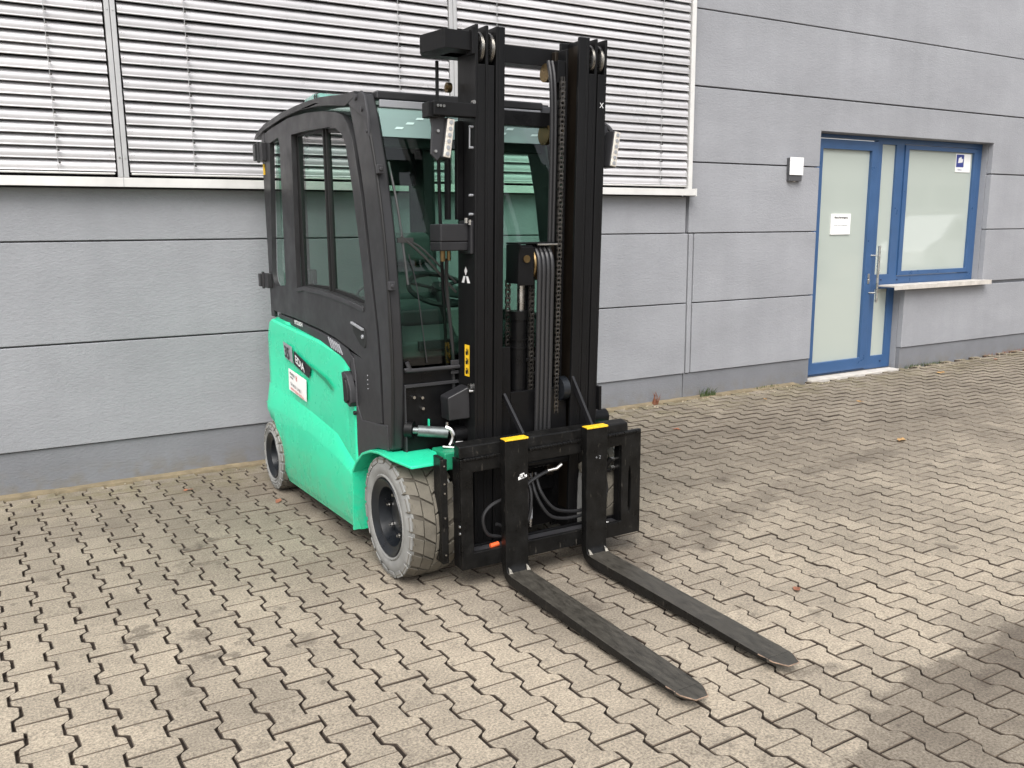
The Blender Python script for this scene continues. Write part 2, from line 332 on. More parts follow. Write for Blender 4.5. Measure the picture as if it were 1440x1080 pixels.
# paving material: value per stone, speckle, stains and painted shade at their own places
def paving():
    m_ = bpy.data.materials.new('worn concrete paver'); m_.use_nodes = True; t = m_.node_tree; b = t.nodes['Principled BSDF']; N = t.nodes.new; L = t.links.new
    b.inputs['Roughness'].default_value = .9; b.inputs['Specular IOR Level'].default_value = .25
    g = N('ShaderNodeNewGeometry'); pos = g.outputs['Position']
    oi = N('ShaderNodeObjectInfo'); at = N('ShaderNodeAttribute'); at.attribute_name = 'rnd'
    ad = N('ShaderNodeMath'); ad.operation = 'ADD'; L(oi.outputs['Random'], ad.inputs[0]); L(at.outputs['Fac'], ad.inputs[1])
    fr = N('ShaderNodeMath'); fr.operation = 'FRACT'; L(ad.outputs[0], fr.inputs[0])
    def noise(sc_, det=4, ro=.6, off=0):
        n = N('ShaderNodeTexNoise'); n.inputs['Scale'].default_value = sc_; n.inputs['Detail'].default_value = det; n.inputs['Roughness'].default_value = ro
        if off:
            mp = N('ShaderNodeMapping'); mp.inputs['Location'].default_value = (off, off, off); L(pos, mp.inputs[0]); L(mp.outputs[0], n.inputs['Vector'])
        else: L(pos, n.inputs['Vector'])
        return n.outputs[0]
    def mr(x, a, b_, c, d):
        r = N('ShaderNodeMapRange'); r.inputs[1].default_value = a; r.inputs[2].default_value = b_; r.inputs[3].default_value = c; r.inputs[4].default_value = d; L(x, r.inputs[0]); return r.outputs[0]
    def mul(a, b_):
        r = N('ShaderNodeMath'); r.operation = 'MULTIPLY'; L(a, r.inputs[0]); L(b_, r.inputs[1]); return r.outputs[0]
    v = mul(mr(fr.outputs[0], 0, 1, .86, 1.10), mr(noise(120, 4, .8), .36, .64, .48, 1.42))
    v = mul(v, mr(noise(2.1, 6, .6, 3), .35, .65, .84, 1.12))
    v = mul(v, mr(noise(9, 5, .6, 9), .35, .62, .90, 1.05))
    v = mul(v, mr(noise(4.5, 5, .55, 17), .63, .70, 1, .62))      # oily spots
    v = mul(v, mr(noise(16, 4, .5, 31), .66, .71, 1, .66))
    # stained areas and painted shade, with positions of their own: (cx, cy, rx, ry, angle, factor)
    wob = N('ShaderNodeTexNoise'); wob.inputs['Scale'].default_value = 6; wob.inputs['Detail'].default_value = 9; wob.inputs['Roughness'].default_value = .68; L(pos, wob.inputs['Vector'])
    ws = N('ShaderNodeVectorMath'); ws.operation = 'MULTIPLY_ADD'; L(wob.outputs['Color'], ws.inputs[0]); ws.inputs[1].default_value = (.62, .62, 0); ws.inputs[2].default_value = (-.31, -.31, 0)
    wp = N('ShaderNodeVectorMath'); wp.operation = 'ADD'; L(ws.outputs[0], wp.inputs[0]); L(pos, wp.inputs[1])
    for cx, cy, rx, ry, an, fac, e0, e1 in STAINS_SHADE:
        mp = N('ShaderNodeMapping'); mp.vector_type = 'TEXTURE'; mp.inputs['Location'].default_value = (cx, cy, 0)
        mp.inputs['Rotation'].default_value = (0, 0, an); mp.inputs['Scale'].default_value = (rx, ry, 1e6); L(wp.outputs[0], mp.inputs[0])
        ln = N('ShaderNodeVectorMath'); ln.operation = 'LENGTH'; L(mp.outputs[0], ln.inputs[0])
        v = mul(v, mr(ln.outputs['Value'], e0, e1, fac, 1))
    # colour: warm beige where clean, grey brown where dark
    cr = N('ShaderNodeValToRGB'); cr.color_ramp.elements[0].position = .12; cr.color_ramp.elements[0].color = (.085, .070, .056, 1)
    cr.color_ramp.elements[1].position = 1.0; cr.color_ramp.elements[1].color = (.50, .425, .325, 1)
    e = cr.color_ramp.elements.new(.55); e.color = (.285, .247, .194, 1)
    vs = N('ShaderNodeMath'); vs.operation = 'MULTIPLY'; vs.inputs[1].default_value = .66; L(v, vs.inputs[0]); L(vs.outputs[0], cr.inputs[0])
    # moss towards the wall foot
    sx = N('ShaderNodeSeparateXYZ'); L(pos, sx.inputs[0])
    ms = mul(mr(sx.outputs['Y'], 4.9, 5.55, 0, .55), mr(noise(7, 5, .6, 5), .42, .6, 0, 1))
    mx = N('ShaderNodeMix'); mx.data_type = 'RGBA'; L(ms, mx.inputs['Factor']); L(cr.outputs[0], mx.inputs['A']); mx.inputs['B'].default_value = (.13, .115, .045, 1)
    L(mx.outputs['Result'], b.inputs['Base Color'])
    bu = N('ShaderNodeBump'); bu.inputs['Strength'].default_value = .5; bu.inputs['Distance'].default_value = .003; L(noise(210, 3, .7), bu.inputs['Height']); L(bu.outputs[0], b.inputs['Normal'])
    return m_
STAINS_SHADE = [(2.95, 1.02, 1.38, .68, radians(-2), .58, .90, 1.01), (4.1, 1.2, 1.6, .5, radians(-10), .66, .7, 1.15),
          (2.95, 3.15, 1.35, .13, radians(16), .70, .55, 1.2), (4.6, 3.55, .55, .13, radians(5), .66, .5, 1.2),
          (6.2, 4.5, 4.6, 1.5, radians(8), .62, .35, 1.35), (1.9, 3.9, .62, 1.5, 0, .62, .5, 1.25), (.9, 5.0, 2.6, 1.5, 0, .74, .3, 1.3), (2.6, 4.9, 2.2, 1.2, 0, .70, .4, 1.3), (.30, 3.35, .10, .035, .3, .5, .6, 1.3), (.52, 3.05, .12, .03, .2, .55, .6, 1.3), (.72, 4.25, .10, .04, .3, .5, .6, 1.3), (.62, 3.95, .13, .03, .1, .7, .6, 1.3)]  # wide ellipses: shade painted under the truck, brightness falloff toward the wall
M['paver'] = paving()
M['joint'] = mat('joint sand', (.044, .032, .024), 1, n=(20, .35, 6), bump=.6, bscale=120, bdist=.006)
M['arris'] = mat('soiled stone edge', (.105, .082, .060), .95, n=(35, .45, 5))
M['far'] = mat('far paving', (.24, .21, .17), .9, n=(5, .2, 6))

# ------------------------------------------------------------------ ground and paving
def ss(x, a, b):
    t = max(0, min(1, (x-a)/(b-a))); return t*t*(3-2*t)
def gz(x, y): return .035*ss(x, 2.6, 4.8)*ss(y, 3.9, 5.6)+.011*max(0, x-7)*ss(y, 3.2, 5.6)
g = MB(); g.add([(-120, -120, -.06), (160, -120, -.06), (160, 160, -.06), (-120, 160, -.06)], [(0, 1, 2, 3)])
g.fix = False; go = g.build('ground', M['far'], kind='structure', loc=(0, 0, -.06))
PX0, PX1, PY0, PY1 = -3.2, 15.5, -1.4, 5.58
nx, ny = 60, 30; g = MB()
for j in range(ny+1):
    for i in range(nx+1):
        x = PX0+(PX1-PX0)*i/nx; y = PY0+(PY1-PY0)*j/ny; g.v.append((x, y, gz(x, y)-.017))
for j in range(ny):
    for i in range(nx): a = j*(nx+1)+i; g.f.append((a, a+1, a+nx+2, a+nx+1))
g.fix = False
pave = g.build('pavement', M['joint'], kind='structure', loc=(2, 2, 0))
LP, WP, AMP = .182, .130, .0140
SH = -.055
def outline(jx=0, jy=0):      # bone-shaped interlocking block
    hi = WP/2+AMP-.0037; lo = WP/2-AMP-.0037; e = LP/2-.0024
    r = [(hi-.001, -e), (hi-.0005, -.060), (hi-.006, -.051), (lo, -.036), (lo, .036), (hi-.006, .051), (hi-.0005, .060), (hi-.001, e)]
    l = [(-x, y) for x, y in reversed(r)]
    return [(x+SH*y+random.uniform(-jx, jx), y+random.uniform(-jy, jy)) for x, y in r+l]
def stone_geo(var):
    o = outline(.0016, .0006); n = len(o); v = [(x, y, -.025) for x, y in o]+[(x, y, -.0026) for x, y in o]
    v += [(x*(1-.0022/abs(x)) if abs(x) > .01 else x, y*(1-.0019/max(abs(y), .02)), 0) for x, y in o]
    f = [(i, (i+1) % n, (i+1) % n+n, i+n) for i in range(n)]+[(i+n, (i+1) % n+n, (i+1) % n+2*n, i+2*n) for i in range(n)]+[tuple(range(2*n, 3*n))]
    return v, f
NV = 8; geos = [stone_geo(i) for i in range(NV)]; smesh = []
for v, f in geos:
    me = bpy.data.meshes.new('paving_stone'); me.from_pydata(v, [], f); me.update(); me.materials.append(M['paver']); me.materials.append(M['joint']); me.materials.append(M['arris'])
    for q in list(me.polygons)[:32]: q.material_index = 1 if q.index < 16 else 2
    smesh.append(me)
SH = -.055
cells = []
for ci in range(-30, 125):
    for rj in range(-36, 22):
        yj = 3.426+LP/2+rj*LP+(ci % 2)*LP/2
        x = .193+ci*WP+SH*(yj-3.426)
        if x < PX0 or x > PX1-.1 or yj < PY0+.1 or yj > PY1+.02: continue
        cells.append((x, yj))
fx = 1211.66/720
def seen(x, y):
    p = Vector((x, y, 0))-Vector((0, 0, 1.5)); d = p.dot(fwd)
    if d < .3: return None
    u = p.dot(r2)/d*fx; v_ = p.dot(d2)/d*fx
    return d if abs(u) < 1.03 and abs(v_) < .80 else None
def hidden(x, y): return 1.75 < x < 2.35 and 3.25 < y < 4.9
vis = sorted([(seen(x, y), x, y) for x, y in cells if seen(x, y) and not hidden(x, y)])
near = set((x, y) for _, x, y in vis[:300])
bigv = []; bigf = []; rnd = []; midx = []; R = random.Random(11)
for x, y in cells:
    a = R.gauss(0, .008); tx, ty = R.gauss(0, .007), R.gauss(0, .006); dz = R.gauss(0, .0011); k = R.randrange(NV); flip = R.random() < .5
    z = gz(x, y)+dz
    if (x, y) in near:
        o = bpy.data.objects.new('paving_stone', smesh[k]); reg(o, (x, y, z), pave)
        o.rotation_euler = (ty, tx, a+(pi if flip else 0))
    else:
        mt = Matrix.Translation((x, y, z)) @ Matrix.Rotation(a+SH*.0+(pi if flip else 0), 4, 'Z') @ Matrix.Rotation(tx, 4, 'Y') @ Matrix.Rotation(ty, 4, 'X')
        v, f = geos[k]; b0 = len(bigv)
        for p in v: bigv.append(tuple(mt @ Vector(p)))
        r = R.random()
        for qi, q in enumerate(f): bigf.append(tuple(i+b0 for i in q)); rnd.append(r); midx.append(1 if qi < 16 else (2 if qi < 32 else 0))
me = bpy.data.meshes.new('paving_stones'); me.from_pydata(bigv, [], bigf); me.update()
me.attributes.new('rnd', 'FLOAT', 'FACE').data.foreach_set('value', rnd); me.materials.append(M['paver']); me.materials.append(M['joint']); me.materials.append(M['arris']); me.polygons.foreach_set('material_index', midx)
o = bpy.data.objects.new('paving_stones', me); reg(o, (0, 0, 0), pave); o['kind'] = 'stuff'
# mortar strip at the wall foot
g = MB(); R = random.Random(3)
xs = [-3.2+i*.09 for i in range(int(9.7/.09))]
for i, x in enumerate(xs):
    z = gz(x, 5.5); e = R.uniform(-.006, .006)
    g.v += [(x, 5.545+e, z-.015), (x, 5.55+e, z+.004+R.uniform(0, .004)), (x, 5.60, z+.012+R.uniform(0, .006))]
for i in range(len(xs)-1):
    a = i*3; g.f += [(a, a+3, a+4, a+1), (a+1, a+4, a+5, a+2)]
g.fix = False; g.build('mortar_strip', M['kerb'], kind='structure')

# ------------------------------------------------------------------ building
YW = 5.586
bld = thing('office_building', 'grey plastered office building with blind-covered window band and blue framed entrance', 'building', (5, YW, 0))
JG = .0045       # half joint
def panel(x0, x1, z0, z1, name='wall_panel', m_='wall', y=YW, d=.06):
    b = MB(); b.box(x0, x1, y, y+d, z0, z1); return b.build(name, M[m_], bld, bevel=.005, seg=2)
b = MB(); b.box(-4, 16, YW+.066, YW+.10, -.1, 1.72); b.box(-4, 16, YW+.5, YW+.56, -.1, 5.2); b.box(5.0, 6.50, YW+.066, YW+.10, 1.7, 5.2); b.box(9.26, 16, YW+.066, YW+.10, 1.7, 5.2); b.box(6.4, 9.4, YW+.066, YW+.1, 2.4, 5.2)
hole = MB()
# joint backing pieces (kept out of the door opening)
hole.box(-4, 6.50, YW+.045, YW+.075, -.1, 1.72); hole.box(4.97, 6.50, YW+.046, YW+.075, 1.72, 5.2)
hole.box(6.50, 9.24, YW+.046, YW+.075, 2.38, 5.2); hole.box(9.24, 16, YW+.045, YW+.075, -.1, 5.2); hole.box(7.90, 9.24, YW+.046, YW+.075, -.1, .85)
hole.build('wall_core', M['wall'], bld)
def wrow(x0, x1, zs):
    for a, c in zip(zs[:-1], zs[1:]): panel(x0, x1, a+JG, c-JG)
# left part, below the window band
for x0, x1 in ((-4, 4.94),):
    panel(x0, x1, 1.452+.004, 1.752); panel(x0, x1+.03, .866+JG, 1.452-.004); panel(x0, x1+.03, .262, .866-JG)
# narrow strip beside the expansion joint and right part
panel(4.985, 5.03, .262, 1.452-JG, d=.058)
zs = [.262, .865, 1.452, 2.032, 2.64, 3.236, 3.83, 4.43, 5.03]
for a, c in zip(zs[:-1], zs[1:]):
    a2 = a+(JG if a > .3 else 0)
    xl = 5.042 if a < 1.4 else 4.975
    if c < 2.1 or a < 2: panel(xl, 6.53, a2, c-JG)
    if a > 2.3: panel(xl, 10.9 if False else 16, a2, c-JG)
    elif a > 1.9:
        # course around the head of the entrance
        bb = MB(); bb.ply([[(xl, 2.039), (6.53, 2.039), (6.53, 2.352), (9.205, 2.352), (9.205, 2.039), (16, 2.039), (16, 2.633), (xl, 2.633)]], YW, YW+.06)
        bb.build('wall_panel', M['wall'], bld, bevel=.006)
    elif a > .8: panel(9.205, 16, a2+.0 if a > 1 else .895, c-JG)
# right of the entrance, below the ledge
panel(7.888, 16, .262, .865-JG)
# plinths, slightly set back
for x0, x1 in ((-4, 4.962), (4.970, 6.535), (7.892, 16)):
    b = MB(); b.box(x0, x1, YW+.014, YW+.06, -.1, .258); b.build('plinth', M['plinth'], bld, bevel=.003)
# reveals of the entrance
b = MB(); b.box(6.47, 6.531, YW+.0612, YW+.30, 0, 2.36); b.box(9.205, 9.27, YW+.0612, YW+.30, .88, 2.36)
b.box(6.532, 9.204, YW+.0612, YW+.30, 2.352, 2.42); b.box(7.890, 7.95, YW+.0612, YW+.30, 0, .87); b.box(7.951, 9.204, YW+.0612, YW+.30, .80, .87)
b.build('reveal', M['wall'], bld, bevel=.003)
# ---- window band with blinds
band_l = [(-3.6, .605), (.672, 2.735), (2.795, 4.875)]
b = MB(); b.box(-4, 4.94, YW+.20, YW+.24, 1.72, 5.2); b.build('window_glass', M['dark'], bld)
b = MB(); b.box(-4, 4.94, YW+.05, YW+.19, 1.70, 1.79); b.box(-4, 4.94, YW-.07, YW+.05, 1.795, 1.803)
b.build('window_board', mat('dark inner board', (.10, .09, .085), .7), bld)
b = MB(); b.box(-4, 4.957, YW-.086, YW+.02, 1.803, 1.809); b.box(-4, 4.957, YW-.092, YW-.086, 1.757, 1.809); s_ = b.build('window_sill', M['sillm'], bld, bevel=.0015)
b = MB(); b.box(4.957, 4.972, YW-.094, YW+.02, 1.752, 1.813); b.build('sill_end_cap', M['sillm'], bld, bevel=.0015)
b = MB(); b.box(.632, .636, YW-.0935, YW-.0915, 1.757, 1.808); b.build('sill_joint_cover', M['alup'], bld)
# soffit frame right
b = MB(); b.box(4.885, 4.925, YW-.085, YW-.035, 1.81, 5.2); b.build('guide_rail', M['sillm'], bld, bevel=.002)
b = MB(); b.box(4.93, 4.97, YW-.03, YW+.2, 1.81, 5.2); b.build('window_jamb', M['plinth'], bld)
for x0 in (.610, 2.737):
    for k, dx in enumerate((0, .030)):
        b = MB(); b.box(x0+dx, x0+dx+.027, YW-.090, YW-.045, 1.81, 5.2); r_ = b.build('guide_rail', M['alup'], bld, bevel=.003)
        b = MB()
        for z in (1.92, 2.72, 3.5): b.cyl((x0+dx+.0135, YW-.093, z), (x0+dx+.0135, YW-.0885, z), .006, 10)
        b.build('screw', M['steel'], r_)
PITCH = .0666
prof = []      # (dy, dz) slat cross section, lower edge outward, curved, with rolled beads
for t in np.linspace(0, 1, 9):
    y = .012-.030*t-.015*sin(pi*t); z = .0318-.0563*t+.003*sin(pi*t); prof.append((y, z))
prof += [(-.0150, -.0262), (-.0185, -.0272), (-.0245, -.0258), (-.0265, -.0300), (-.0235, -.0335), (-.0185, -.0325)]
def slat_mesh(x0, x1):
    b = MB(); n = len(prof); L_ = x1-x0; t = .0012
    for xx in (-L_/2, L_/2):
        for y, z in prof: b.v.append((xx, y, z))
        for y, z in prof: b.v.append((xx, y+t, z+t*.5))
    for i in range(n-1):
        b.f += [(i, i+1, i+1+2*n, i+2*n), (n+i+1, n+i, n+i+2*n, n+i+1+2*n), (i, n+i, n+i+1, i+1), (2*n+i, 2*n+i+1, 3*n+i+1, 3*n+i)]
    b.f += [(0, 2*n, 3*n, n), (n-1, 2*n-1, 4*n-1, 3*n-1)]
    me = bpy.data.meshes.new('slat'); me.from_pydata(b.v, [], b.f); me.update(); me.materials.append(M['alu'])
    me.polygons.foreach_set('use_smooth', [True]*len(me.polygons)); me.set_sharp_from_angle(angle=radians(38)); return me
cords = [(-1.6, .31), (1.03, 2.36), (3.10, 4.58)]
R = random.Random(5)
for (x0, x1), cx in zip(band_l, cords):
    bb = MB(); bb.box(x0+.01, x1-.01, YW-.085, YW-.03, 1.826, 1.836); blind = bb.build('window_blind', M['sillm'], bld, bevel=.003)
    me = slat_mesh(x0+.004, x1-.004); xc = (x0+x1)/2
    for k in range(30):
        z = 1.872+k*PITCH
        s = bpy.data.objects.new('slat', me); reg(s, (xc+R.uniform(-.002, .002), YW-.055, z+R.uniform(-.0012, .0012)), blind)
        s.rotation_euler = (R.gauss(0, .018), R.gauss(0, .0006), 0)
    for c in cx:
        if c < -1: continue
        pts = [(c+.002, YW-.098, 1.832), (c-.004, YW-.10, 1.87), (c, YW-.097, 1.93)]+[(c+R.uniform(-.001, .001), YW-.097, 1.93+.2*i) for i in range(1, 10)]
        q = MB(); q.tube(pts, .0016, 5, 2); q.build('cord', M['alup'], blind)
        q = MB()
        for k in range(28): z = 1.885+k*PITCH; q.box(c+.002, c+.012, YW-.101, YW-.084, z-.006, z+.004)
        q.build('cord_clips', M['chain'], blind, kind='stuff')
    q = MB()      # rivet holes at the slat ends
    for k in range(28):
        z = 1.868+k*PITCH
        if k % 2:
            for dx in (.018, .030): q.cyl((x1-dx, YW-.0925, z), (x1-dx, YW-.0865, z), .0016, 6); q.cyl((x0+dx, YW-.0925, z), (x0+dx, YW-.0865, z), .0016, 6)
    q.build('rivet', M['lampd'], blind)

# ---- entrance: door, side light, window
YF = 5.715
def frame(name, x0, x1, z0, z1, holes, y0=YF-.0, d=.05, m_='blue', parent=None):
    b = MB(); b.ply([[(x0, z0), (x1, z0), (x1, z1), (x0, z1)]]+[[(a, c), (a, e), (bb_, e), (bb_, c)] for a, bb_, c, e in holes], y0, y0+d)
    return b.build(name, M[m_], parent or bld, bevel=.004)
def rect(a, bb_, c, e): return [(a, c), (a, e), (bb_, e), (bb_, c)]
b = MB(); b.ply([[(6.533, .054), (7.885, .054), (7.885, .884), (9.203, .884), (9.203, 2.350), (6.533, 2.350)], rect(6.60, 7.492, .070, 2.318), rect(7.562, 7.778, 1.015, 2.288), rect(7.578, 7.788, .185, .868), rect(7.90, 9.12, .990, 2.300)], YF-.005, YF+.045)
fr0 = b.build('entrance_frame', M['blue'], bld, bevel=.0012)
door = frame('door', 6.612, 7.480, .075, 2.305, [(6.69, 7.385, .185, 2.215)], y0=YF-.028, d=.055)
b = MB(); b.box(6.69, 7.385, YF+.005, YF+.012, .185, 2.215); b.build('pane', M['frost'], door)
b = MB(); b.box(7.4815, 7.4855, YF-.003, YF+.02, .08, 2.31); b.build('seal', M['bluegap'], door)
b = MB()
b.tube([(7.492, YF-.095, .745), (7.492, YF-.095, 1.305)], .0125, 12, 1)
for z in (.84, 1.21): b.cyl((7.492, YF-.095, z), (7.458, YF-.028, z), .008, 10)
b.build('door_handle', M['steel'], door, smooth=40)
b = MB(); b.box(7.425, 7.452, YF-.034, YF-.0275, .93, 1.03); b.cyl((7.438, YF-.045, .965), (7.438, YF-.028, .965), .010, 12); b.build('lock', M['steel'], door, bevel=.002)
b = MB()
for x, z in ((7.65, .962), (7.905, .955), (7.72, .125)): b.box(x, x+.022, YF-.012, YF-.004, z-.008, z+.006)
b.build('drain_cap', M['bluegap'], fr0, bevel=.002)
for x0, x1, z0, z1 in ((7.562, 7.778, 1.015, 2.288), (7.578, 7.788, .185, .868)):
    b = MB(); b.box(x0, x1, YF+.015, YF+.022, z0, z1); b.build('pane', M['frost'], bld)
win = frame('window', 7.905, 9.115, .995, 2.295, [(7.965, 9.055, 1.040, 2.252)], y0=YF-.018, d=.045)
b = MB(); b.box(7.965, 9.055, YF+.008, YF+.014, 1.04, 2.252); b.build('pane', M['frost'], win)
b = MB(); b.box(7.87, 9.228, YW-.085, YF-.01, .872, .896); b.box(7.862, 9.236, YW-.089, YW-.083, .866, .914)
b.add([(7.60, YF-.05, .88), (7.862, YW-.089, .868), (7.862, YW-.089, .912), (7.60, YF-.05, .912)], [(0, 1, 2, 3)])
b2 = MB(); b2.ply([[(7.60, .868), (9.236, .868), (9.236, .914), (7.60, .914)]], YW-.09, YW-.083)
o = MB(); o.plz([[(7.60, YW-.085), (9.236, YW-.085), (9.236, YF-.03), (7.60, YF-.03)]], .895, .912); 
o.plz([[(7.60, YW-.089), (9.236, YW-.089), (9.236, YW-.085), (7.60, YW-.085)]], .868, .914)
o.build('window_sill', M['stone'], win, bevel=.003)
b = MB(); b.box(6.535, 7.84, YW-.035, YF-.03, -.05, .053); b.build('door_step', M['stone'], bld, bevel=.006)
# paper notice, sticker, wall lamp
n = MB(); n.box(6.872, 7.150, YF-.006, YF+.0045-.002, 1.420, 1.618); pn = n.build('paper_notice', M['paper'])
tag(pn, 'white paper notice with a bold heading taped to the frosted glass of the blue door', 'notice')
yy = YF-.0072
text('lettering', 'Besuchereingang', .028, (7.011, yy, 1.573), (1, 0, 0), (0, 0, 1), M['ink'], pn, bold=.0006, align='CENTER')
text('lettering', 'bitte nicht eintreten', .024, (7.011, yy, 1.500), (1, 0, 0), (0, 0, 1), M['badge'], pn, align='CENTER')
text('lettering', 'P', .022, (7.088, yy, 1.438), (1, 0, 0), (0, 0, 1), M['badge'], pn)
n = MB(); n.box(8.765, 9.020, YF+.001, YF+.0060, 2.052, 2.240); st = n.build('window_sticker', M['paper'])
tag(st, 'white and navy sticker in the top corner of the blue framed window', 'sticker')
n = MB(); n.box(8.772, 8.90, YF-.0002, YF+.0008, 2.103, 2.232); n.build('navy_field', M['navy'], st)
n = MB(); n.ply([[(8.80, 2.145), (8.875, 2.152), (8.885, 2.185), (8.86, 2.19), (8.85, 2.21), (8.81, 2.195)]], YF-.0015, YF-.0005); n.build('pictogram', M['white'], st)
text('lettering', 'VIDEO', .026, (8.80, YF-.0005, 2.068), (1, 0, 0), (0, 0, 1), M['navy'], st)
lp = thing('wall_lamp', 'small square white wall lamp left of the entrance on the grey wall', 'lamp', (6.18, YW, 1.9))
b = MB(); b.box(6.098, 6.268, YW-.045, YW-.038, 1.952, 2.106); b.build('front_plate', M['lampw'], lp, bevel=.002)
b = MB(); b.box(6.102, 6.264, YW-.038, YW, 1.956, 2.102); b.build('housing', M['lampd'], lp, bevel=.002)
b = MB(); b.box(6.105, 6.262, YW-.036, YW, 1.900, 1.956); b.build('lamp_base', M['lampd'], lp, bevel=.003)
b = MB(); b.cyl((6.18, YW-.018, 1.899), (6.18, YW-.018, 1.896), .014, 16); b.build('lens', M['lens'], lp)

# ------------------------------------------------------------------ forklift
FK = thing('forklift', 'bright green and black electric forklift with closed cab, parked with its back to the wall', 'forklift', (1.87, 4.1, 0))
def P(b, name, m_, parent=FK, **k): return b.build(name, M[m_] if isinstance(m_, str) else m_, parent, **k)
XL, XR = 1.33, 2.42; XM = 1.875
def interp(tab, x):
    if x <= tab[0][0]: return tab[0][1]
    for (a, b_), (c, d) in zip(tab[:-1], tab[1:]):
        if x <= c: return b_+(d-b_)*(x-a)/(c-a) if c > a else d
    return tab[-1][1]
TOP = [(3.755, .700), (3.800, .708), (3.832, .718), (3.8325, .815), (3.842, .868), (3.870, .893), (3.95, .916), (4.118, .937), (4.231, .952), (4.80, .988), (4.98, 1.005), (5.02, .985), (5.035, .930), (5.055, .64), (5.10, .60), (5.15, .545)]
BOT = [(3.745, .10), (4.728, .099), (4.78, .125), (4.823, .175), (4.87, .32), (4.90, .375), (4.96, .405), (5.02, .42), (5.10, .435), (5.15, .50)]
LA = [(3.745, .392), (3.86, .441), (4.0, .512), (4.287, .553), (4.61, .587), (5.15, .628)]
LB = [(3.745, .357), (3.877, .395), (4.01, .419), (4.30, .460), (4.51, .477), (4.74, .490), (5.15, .497)]
def side_panel(sgn):
    ys = sorted(set([round(3.747+i*(5.15-3.747)/70, 4) for i in range(71)]+[3.8318, 3.8330, 3.845, 4.75, 4.80, 4.83, 4.85, 4.88, 5.022, 5.037, 5.055]))
    b = MB(); rows = []
    for y in ys:
        t, bo, a, c = interp(TOP, y), interp(BOT, y), interp(LA, y), interp(LB, y)
        a = min(a, t-.03); c = min(c, a-.01); c = max(c, bo+.03); a = max(a, c+.01); t = max(t, a+.02)
        e = .03*ss(y, 5.0, 5.15)+.020*ss(3.775, 3.80, 3.747) + .012*(1-ss(y, 3.747, 3.765))
        base = 1.33-.05*(y-3.7)
        sh = ss(y, 3.80, 3.95)
        prof = [(t, .060), (t, .030), (t-.010, .018), (t-.060*sh-.012, .008), (a+.006, .008), (a-.002, .003), (c+.004, -.016), (c-.004, -.018), (bo+.045, -.018), (bo+.030, -.012), (bo, -.004), (bo, .060)]
        zs_ = [p[0] for p in prof]
        for i in range(1, len(prof)): zs_[i] = min(zs_[i], zs_[i-1])
        for z, dx in zip(zs_, [p[1] for p in prof]):
            x = base+dx+e
            b.v.append((x if sgn < 0 else XM*2-x, y, z))
        rows.append(len(prof))
    n = rows[0]
    for i in range(len(ys)-1):
        for k in range(n-1): b.f.append((i*n+k, (i+1)*n+k, (i+1)*n+k+1, i*n+k+1))
    return b
body = P(side_panel(-1), 'side_cover', 'green', smooth=32)
P(side_panel(1), 'side_cover', 'green', smooth=32)
# counterweight
b = MB(); b.plz([[(1.33, 4.75), (2.42, 4.75), (2.44, 5.0), (2.36, 5.25), (2.1, 5.36), (1.65, 5.36), (1.39, 5.25), (1.31, 5.0)]], .40, 1.0); P(b, 'counterweight', 'green', bevel=.03, seg=3)
b = MB(); b.box(1.42, 2.33, 3.42, 5.1, .14, .98); P(b, 'chassis', 'black', bevel=.01)
# fender strips over the front wheels
arch = [(3.765, .100), (3.748, .390), (3.690, .452), (3.605, .512), (3.50, .548), (3.40, .562), (3.25, .566), (3.150, .548)]
def fender(x0, x1, clipside):
    b = MB(); n = len(arch)
    inner = [(y+.0, z) for y, z in arch]
    for xi, x in enumerate((x0, x1)):
        for k, (y, z) in enumerate(arch):
            xx = x
            if k == n-1: xx = x0+.045 if x == x0 else x1-.03
            if k == n-2 and x == x0: xx = x0-.004
            b.v.append((xx, y, z)); 
        for k, (y, z) in enumerate(arch):
            xx = x
            if k == n-1: xx = x0+.045 if x == x0 else x1-.03
            a = arch[max(k-1, 0)]; c = arch[min(k+1, n-1)]; dy, dz = c[0]-a[0], c[1]-a[1]; l = math.hypot(dy, dz)
            b.v.append((xx, y-abs(dz)/l*.012, z-abs(dy)/l*.012))
    for k in range(n-1):
        b.f += [(k, k+1, 2*n+k+1, 2*n+k), (n+k, n+k+1, 3*n+k+1, 3*n+k), (k, k+1, n+k+1, n+k), (2*n+k, 2*n+k+1, 3*n+k+1, 3*n+k)]
    b.f += [(0, n, 3*n, 2*n), (n-1, 2*n-1, 4*n-1, 3*n-1)]
    return b
P(fender(1.308, 1.515, 1), 'fender', 'green', smooth=35, bevel=.003)
b = MB(); f_ = fender(XM*2-1.515, XM*2-1.308, 1); P(f_, 'fender', 'green', smooth=35)
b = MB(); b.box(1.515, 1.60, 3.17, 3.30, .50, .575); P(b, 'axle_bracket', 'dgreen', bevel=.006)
# cover handle and black trim
b = MB(); b.plx([[(3.868, .842), (3.835, .852), (3.790, .835), (3.752, .775), (3.748, .715), (3.775, .690), (3.835, .712)]], 1.318, 1.40); P(b, 'trim_recess', 'trim', bevel=.006)
b = MB(); b.plx([[(3.822, .825), (3.786, .820), (3.766, .775), (3.764, .722), (3.790, .706), (3.815, .712)]], 1.306, 1.33); P(b, 'cover_handle', 'rubber', bevel=.008, seg=3)
tr_ = [(4.98, 1.005), (4.80, .985), (4.231, .948), (3.95, .912), (3.87, .89), (3.80, .86), (3.75, .78), (3.75, .69), (3.755, .52), (3.745, .40), (3.69, .455), (3.605, .515), (3.50, .551), (3.37, .565), (3.37, .68), (3.43, .672), (3.672, .648), (3.735, .70), (3.742, .85), (3.765, .92), (3.84, .955), (4.0, .98), (4.269, 1.0), (4.675, 1.02), (5.0, 1.03)]
